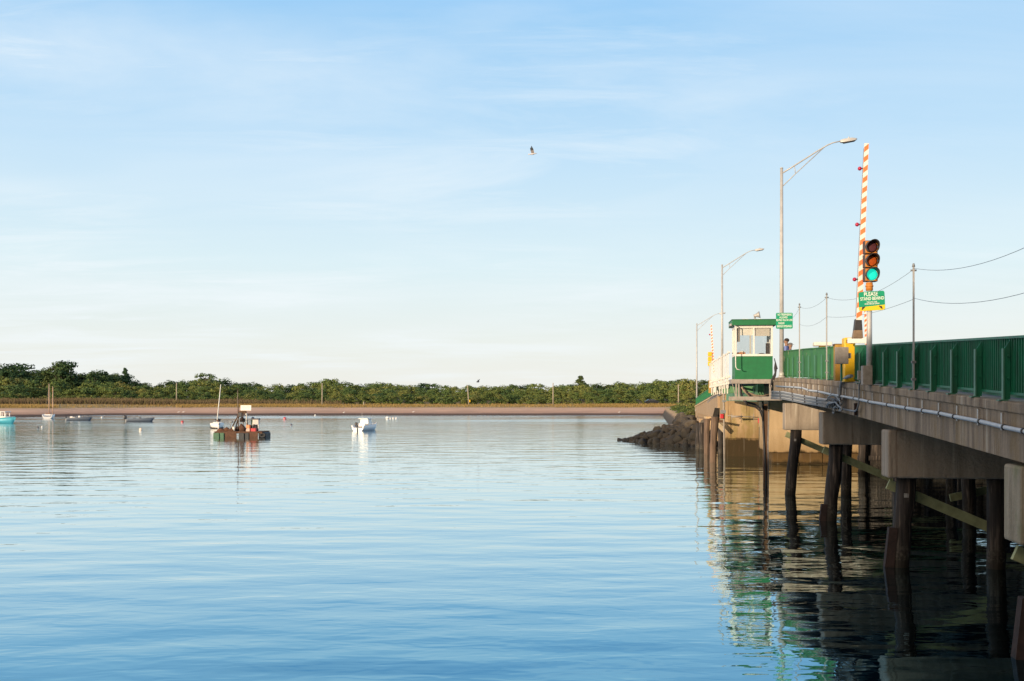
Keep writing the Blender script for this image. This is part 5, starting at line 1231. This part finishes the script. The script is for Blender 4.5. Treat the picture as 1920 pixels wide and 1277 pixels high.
buoy(71, 802, M_black, 'small black buoy in the water below the two-masted sailboat', .15)
buoy(534, 785.5, M_redflat, 'red and white buoy right of the work raft', .32)
buoy(546, 797, mat('slate buoy', (.06, .07, .12), .5), 'dark slate buoy nearer than the red and white one', .18)
buoy(591, 779, M_hullw, 'white buoy close to the far beach left of the tall pole', .22)
for x, r_, lb in ((726.5, .38, 'largest of the four white floats in line right of the white motorboat'), (732, .22, 'white float second from the left in the line of four'), (737.5, .24, 'white float third from the left in the line of four'), (743, .24, 'rightmost white float in the line of four')):
    buoy(x, 785, M_hullw, lb, r_, 0, 'floats in line behind the white motorboat')
for x, y, lb in ((335, 778, 'left white shorebird resting by the far waterline above the red buoy'), (344, 777.5, 'right white shorebird resting by the far waterline above the red buoy'), (645, 775.5, 'white shorebird on the far beach left of the white motorboat'), (775, 773.5, 'white shorebird on the far beach right of the white motorboat'), (1161, 778, 'white shorebird at the far waterline left of the rock spur')):
    Y = 268; X = (x-HX)/FPX*Y; z = ground_h(X, Y)
    T = Thing('gull', lb, 'bird', (X, Y, z), 'L', R(30))
    T.part('body', MB().loft([[(xx, -w_*a, zz+w_*b_) for a, b_ in ((1, 0), (.5, .8), (-.5, .8), (-1, 0), (-.5, -.8), (.5, -.8))] for xx, w_, zz in ((-.34, .02, .2), (-.2, .08, .2), (0, .12, .22), (.16, .10, .27), (.22, .06, .36), (.28, .06, .40), (.34, .03, .39), (.42, .01, .37))]).cyl((0, .04, 0), (0, .04, .15), .012, .012, 5).cyl((0, -.04, 0), (0, -.04, .15), .012, .012, 5), M_hullw)
# flying gull
s = 33.0; p = PX(998.5, 288.5, s)
T = Thing('gull', 'white gull in flight with raised dark-tipped wings high in the sky', 'bird', p, 'L', R(8))
M_gw = mat('gull white', (.75, .70, .66), .7); M_gg = mat('gull grey wing', (.30, .25, .22), .7); M_gd = mat('gull wing tip', (.05, .055, .06), .7)
T.part('body', MB().loft([[(xx, w_*a, zz+w_*.8*b_) for a, b_ in ((1, 0), (.6, .75), (-.6, .75), (-1, 0), (-.6, -.75), (.6, -.75))] for xx, w_, zz in ((-.24, .05, -.04), (-.16, .03, -.03), (-.08, .05, -.02), (.02, .065, -.01), (.11, .055, .01), (.17, .04, .03), (.21, .035, .035), (.235, .015, .03), (.27, .005, .022))]), M_gw)
def wing(y, dz, nm, lean):
    P = [(-.05, 0), (.09, 0), (.06, .12), (.03, .22), (-.05, .34), (-.10, .40), (-.11, .30), (-.09, .15)]
    tri = lambda q, ys: (q[0], y+lean*q[1], dz+q[1]+ys)
    k = 6; lo = [P[0], P[1], P[2], (.045, .17), (-.09, .17)]; hi = [(-.09, .17), (.045, .17), P[3], P[4], P[5], P[6]]
    w1 = T.part(nm, MB().loft([[(a, y+lean*b_-.006, dz+b_) for a, b_ in lo], [(a, y+lean*b_+.006, dz+b_) for a, b_ in lo]], smooth=False), M_gg)
    T.part('wing_tip', MB().loft([[(a, y+lean*b_-.005, dz+b_) for a, b_ in hi], [(a, y+lean*b_+.005, dz+b_) for a, b_ in hi]], smooth=False), M_gd, parent=w1)
wing(-.04, .02, 'wing', -.35); wing(.04, .02, 'wing', .45)
s = 12; p = PX(896, 716, s); T = Thing('gull', 'tiny dark bird flying low over the wood right of the middle', 'bird', p, 'L', R(20))
T.part('body', MB().ball((0, 0, 0), .12, 10, (2.2, .8, .8)), M_dark); T.part('wing', MB().hexa([(-.1, -.02, 0), (.12, -.02, 0), (.12, 0, 0), (-.1, 0, 0)], [(.12, -.4, .42), (.2, -.4, .42), (.2, -.38, .42), (.12, -.38, .42)]), M_dark)
T.part('wing', MB().hexa([(-.1, .0, 0), (.12, .0, 0), (.12, .02, 0), (-.1, .02, 0)], [(.12, .38, .35), (.2, .38, .35), (.2, .4, .35), (.12, .4, .35)]), M_dark)

# ------------------------------------------------------------------ people on the deck
def skin_obj(name, joints, edges, m, parent, sub=2, label=None):
    me = bpy.data.meshes.new(name); me.from_pydata([j[0] for j in joints], edges, []); o = link(name, me)
    md = o.modifiers.new('skin', 'SKIN')
    for i, j in enumerate(joints): me.skin_vertices[0].data[i].radius = (j[1], j[1] if len(j) < 3 else j[2]) if me.skin_vertices else (0, 0)
    if me.skin_vertices: me.skin_vertices[0].data[0].use_root = True
    sb = o.modifiers.new('sub', 'SUBSURF'); sb.levels = sub; sb.render_levels = sub
    o.data.materials.append(m); o.parent = parent
    if label: o['label'] = label
    return o
def person(base, yaw, H, shirt, trousers, label, cap=None, hair=(.03, .02, .015), skin=(.30, .17, .11)):
    T = Thing('person', label, 'person', base, 'L', yaw); k = H/1.78
    T.o.scale = (k, k, k)
    ms = mat('skin tone %.2f' % skin[0], skin, .6)
    J = [((0, 0, .96), .125, .10), ((0, 0, 1.16), .12, .095), ((0, -.01, 1.36), .15, .10), ((0, 0, 1.50), .07), ((0, .01, 1.57), .065), ((0, .015, 1.68), .115, .125), ((0, .01, 1.75), .08),
         ((-.10, 0, .90), .085), ((-.11, .02, .50), .058), ((-.12, -.02, .10), .040), ((-.125, .10, .045), .038), ((-.125, .18, .03), .025),
         ((.10, 0, .90), .085), ((.11, .02, .50), .058), ((.12, -.02, .10), .040), ((.125, .10, .045), .038), ((.125, .18, .03), .025),
         ((-.18, -.01, 1.42), .055), ((-.24, -.02, 1.15), .042), ((-.22, .12, .93), .032), ((-.21, .17, .87), .03),
         ((.18, -.01, 1.42), .055), ((.24, -.02, 1.15), .042), ((.22, .12, .93), .032), ((.21, .17, .87), .03)]
    E = [(0, 1), (1, 2), (2, 3), (3, 4), (4, 5), (5, 6), (0, 7), (7, 8), (8, 9), (9, 10), (10, 11), (0, 12), (12, 13), (13, 14), (14, 15), (15, 16), (2, 17), (17, 18), (18, 19), (19, 20), (2, 21), (21, 22), (22, 23), (23, 24)]
    for sx, w in ((-1, 20), (1, 24)):
        for f in range(5):
            a = len(J); ox = (-.03+.015*f)*1; ln = (.055, .075, .08, .075, .06)[f]
            if f == 0: J += [((sx*.205-.03*sx, .19, .86), .010), ((sx*.205-.05*sx, .215, .84), .009)]
            else: J += [((sx*.21+ox*.8, .20, .84), .010), ((sx*.21+ox, .215, .84-ln*.6), .009), ]
            E += [(w, a), (a, a+1)]
    skin_obj('body', J, E, ms, T.o)
    skin_obj('shirt', [((0, 0, .90), .155, .125), ((0, 0, 1.14), .15, .12), ((0, -.01, 1.36), .175, .12), ((0, 0, 1.45), .09), ((-.19, -.01, 1.41), .072), ((-.235, -.02, 1.20), .062), ((.19, -.01, 1.41), .072), ((.235, -.02, 1.20), .062)],
             [(0, 1), (1, 2), (2, 3), (2, 4), (4, 5), (2, 6), (6, 7)], shirt, T.o)
    skin_obj('trousers', [((0, 0, .95), .14, .115), ((-.10, 0, .86), .105), ((-.11, .02, .50), .08), ((-.12, -.02, .12), .062), ((.10, 0, .86), .105), ((.11, .02, .50), .08), ((.12, -.02, .12), .062)], [(0, 1), (1, 2), (2, 3), (0, 4), (4, 5), (5, 6)], trousers, T.o)
    if cap:
        T.part('cap', MB().ball((0, .005, 1.735), .122, 16, (.9, 1.05, .62)).loft([[(-.08, .09, 1.715), (.08, .09, 1.715), (.08, .09, 1.73), (-.08, .09, 1.73)], [(-.05, .20, 1.70), (.05, .20, 1.70), (.05, .20, 1.71), (-.05, .20, 1.71)]]), cap)
    else:
        T.part('hair', MB().ball((0, -.015, 1.73), .118, 16, (.88, 1.0, .78)), mat('dark hair', hair, .8))
    for sx in (-1, 1): T.part('eye', MB().ball((sx*.033, .098, 1.672), .012, 8), M_letdark); T.part('ear', MB().ball((sx*.088, .01, 1.66), .026, 8, (.4, .8, 1.2)), ms)
    T.part('nose', MB().loft([[(-.012, .10, 1.675), (.012, .10, 1.675), (0, .105, 1.68)], [(-.018, .10, 1.63), (.018, .10, 1.63), (0, .13, 1.635)]]), ms)
    T.part('mouth', MB().ball((0, .096, 1.605), .022, 8, (1, .3, .25)), mat('lips', (.25, .08, .07), .6))
    return T
for Zp, px, H, sh_, tr_, lb, cp, yw in ((50.5, 1474.5, 1.86, (.16, .20, .42), (.05, .05, .07), 'person in a blue shirt, half hidden behind the tallest lamp post', None, 60), (50.5, 1481.5, 1.66, (.20, .10, .24), (.06, .06, .07), 'person in a grey cap and purple shirt just right of the tallest lamp post', mat('grey cap', (.16, .14, .13), .8), -110)):
    s = FPX/Zp; p = PX(px, 700, s); person((p.x, p.y, 5.003), R(yw), H, mat('shirt %d' % px, sh_, .8), mat('trousers %d' % px, tr_, .8), lb, cp)

vB = PB(1611, 800, 34.5).x; uB = U(58, vB)  # added dark screen, stands in for the deep shade behind the piles
T = Thing('dark_screen', 'dark timber screen added behind the piles to cover the sunlit end of the abutment', 'dark_screen', (vB, uB, 0))
T.part('planking', MB().box(vB, V0+14.4, uB, uB+.2, -2.5, 3.9), M_pile)
for k in range(5): T.part('waling', MB().box(vB-.1, V0+14.4, uB-.2, uB-.005, -.2+k*.9, .05+k*.9), M_pile)
for k in range(6): T.part('post', pile_at(vB+.1+k*1.6, uB-.45, 3.9, 0, .2), M_pile)

for k, (v, Z, H_, w) in enumerate(((4.9, 128, 1.0, 1.5), (5.6, 134, 1.5, 1.3), (4.6, 141, .9, 1.8), (6.4, 146, 2.0, 1.2), (5.0, 152, 1.4, 1.5), (7.5, 156, 2.2, 1.2), (4.8, 165, 1.2, 1.7), (5.6, 176, 1.7, 1.4), (4.8, 190, 1.3, 1.6), (5.2, 205, 1.6, 1.5))):
    p = b2w(v, U(Z, v), 1.9); o = link('shrub', None); o.location = p; c = link('foliage', shr[k % 4][0]); c.parent = o; c.scale = (H_*w, H_*w, H_)
    props(o, 'low scrubby bush on the tan bank behind the rock spur', 'shrub', 'bushes on the bank behind the rock spur')
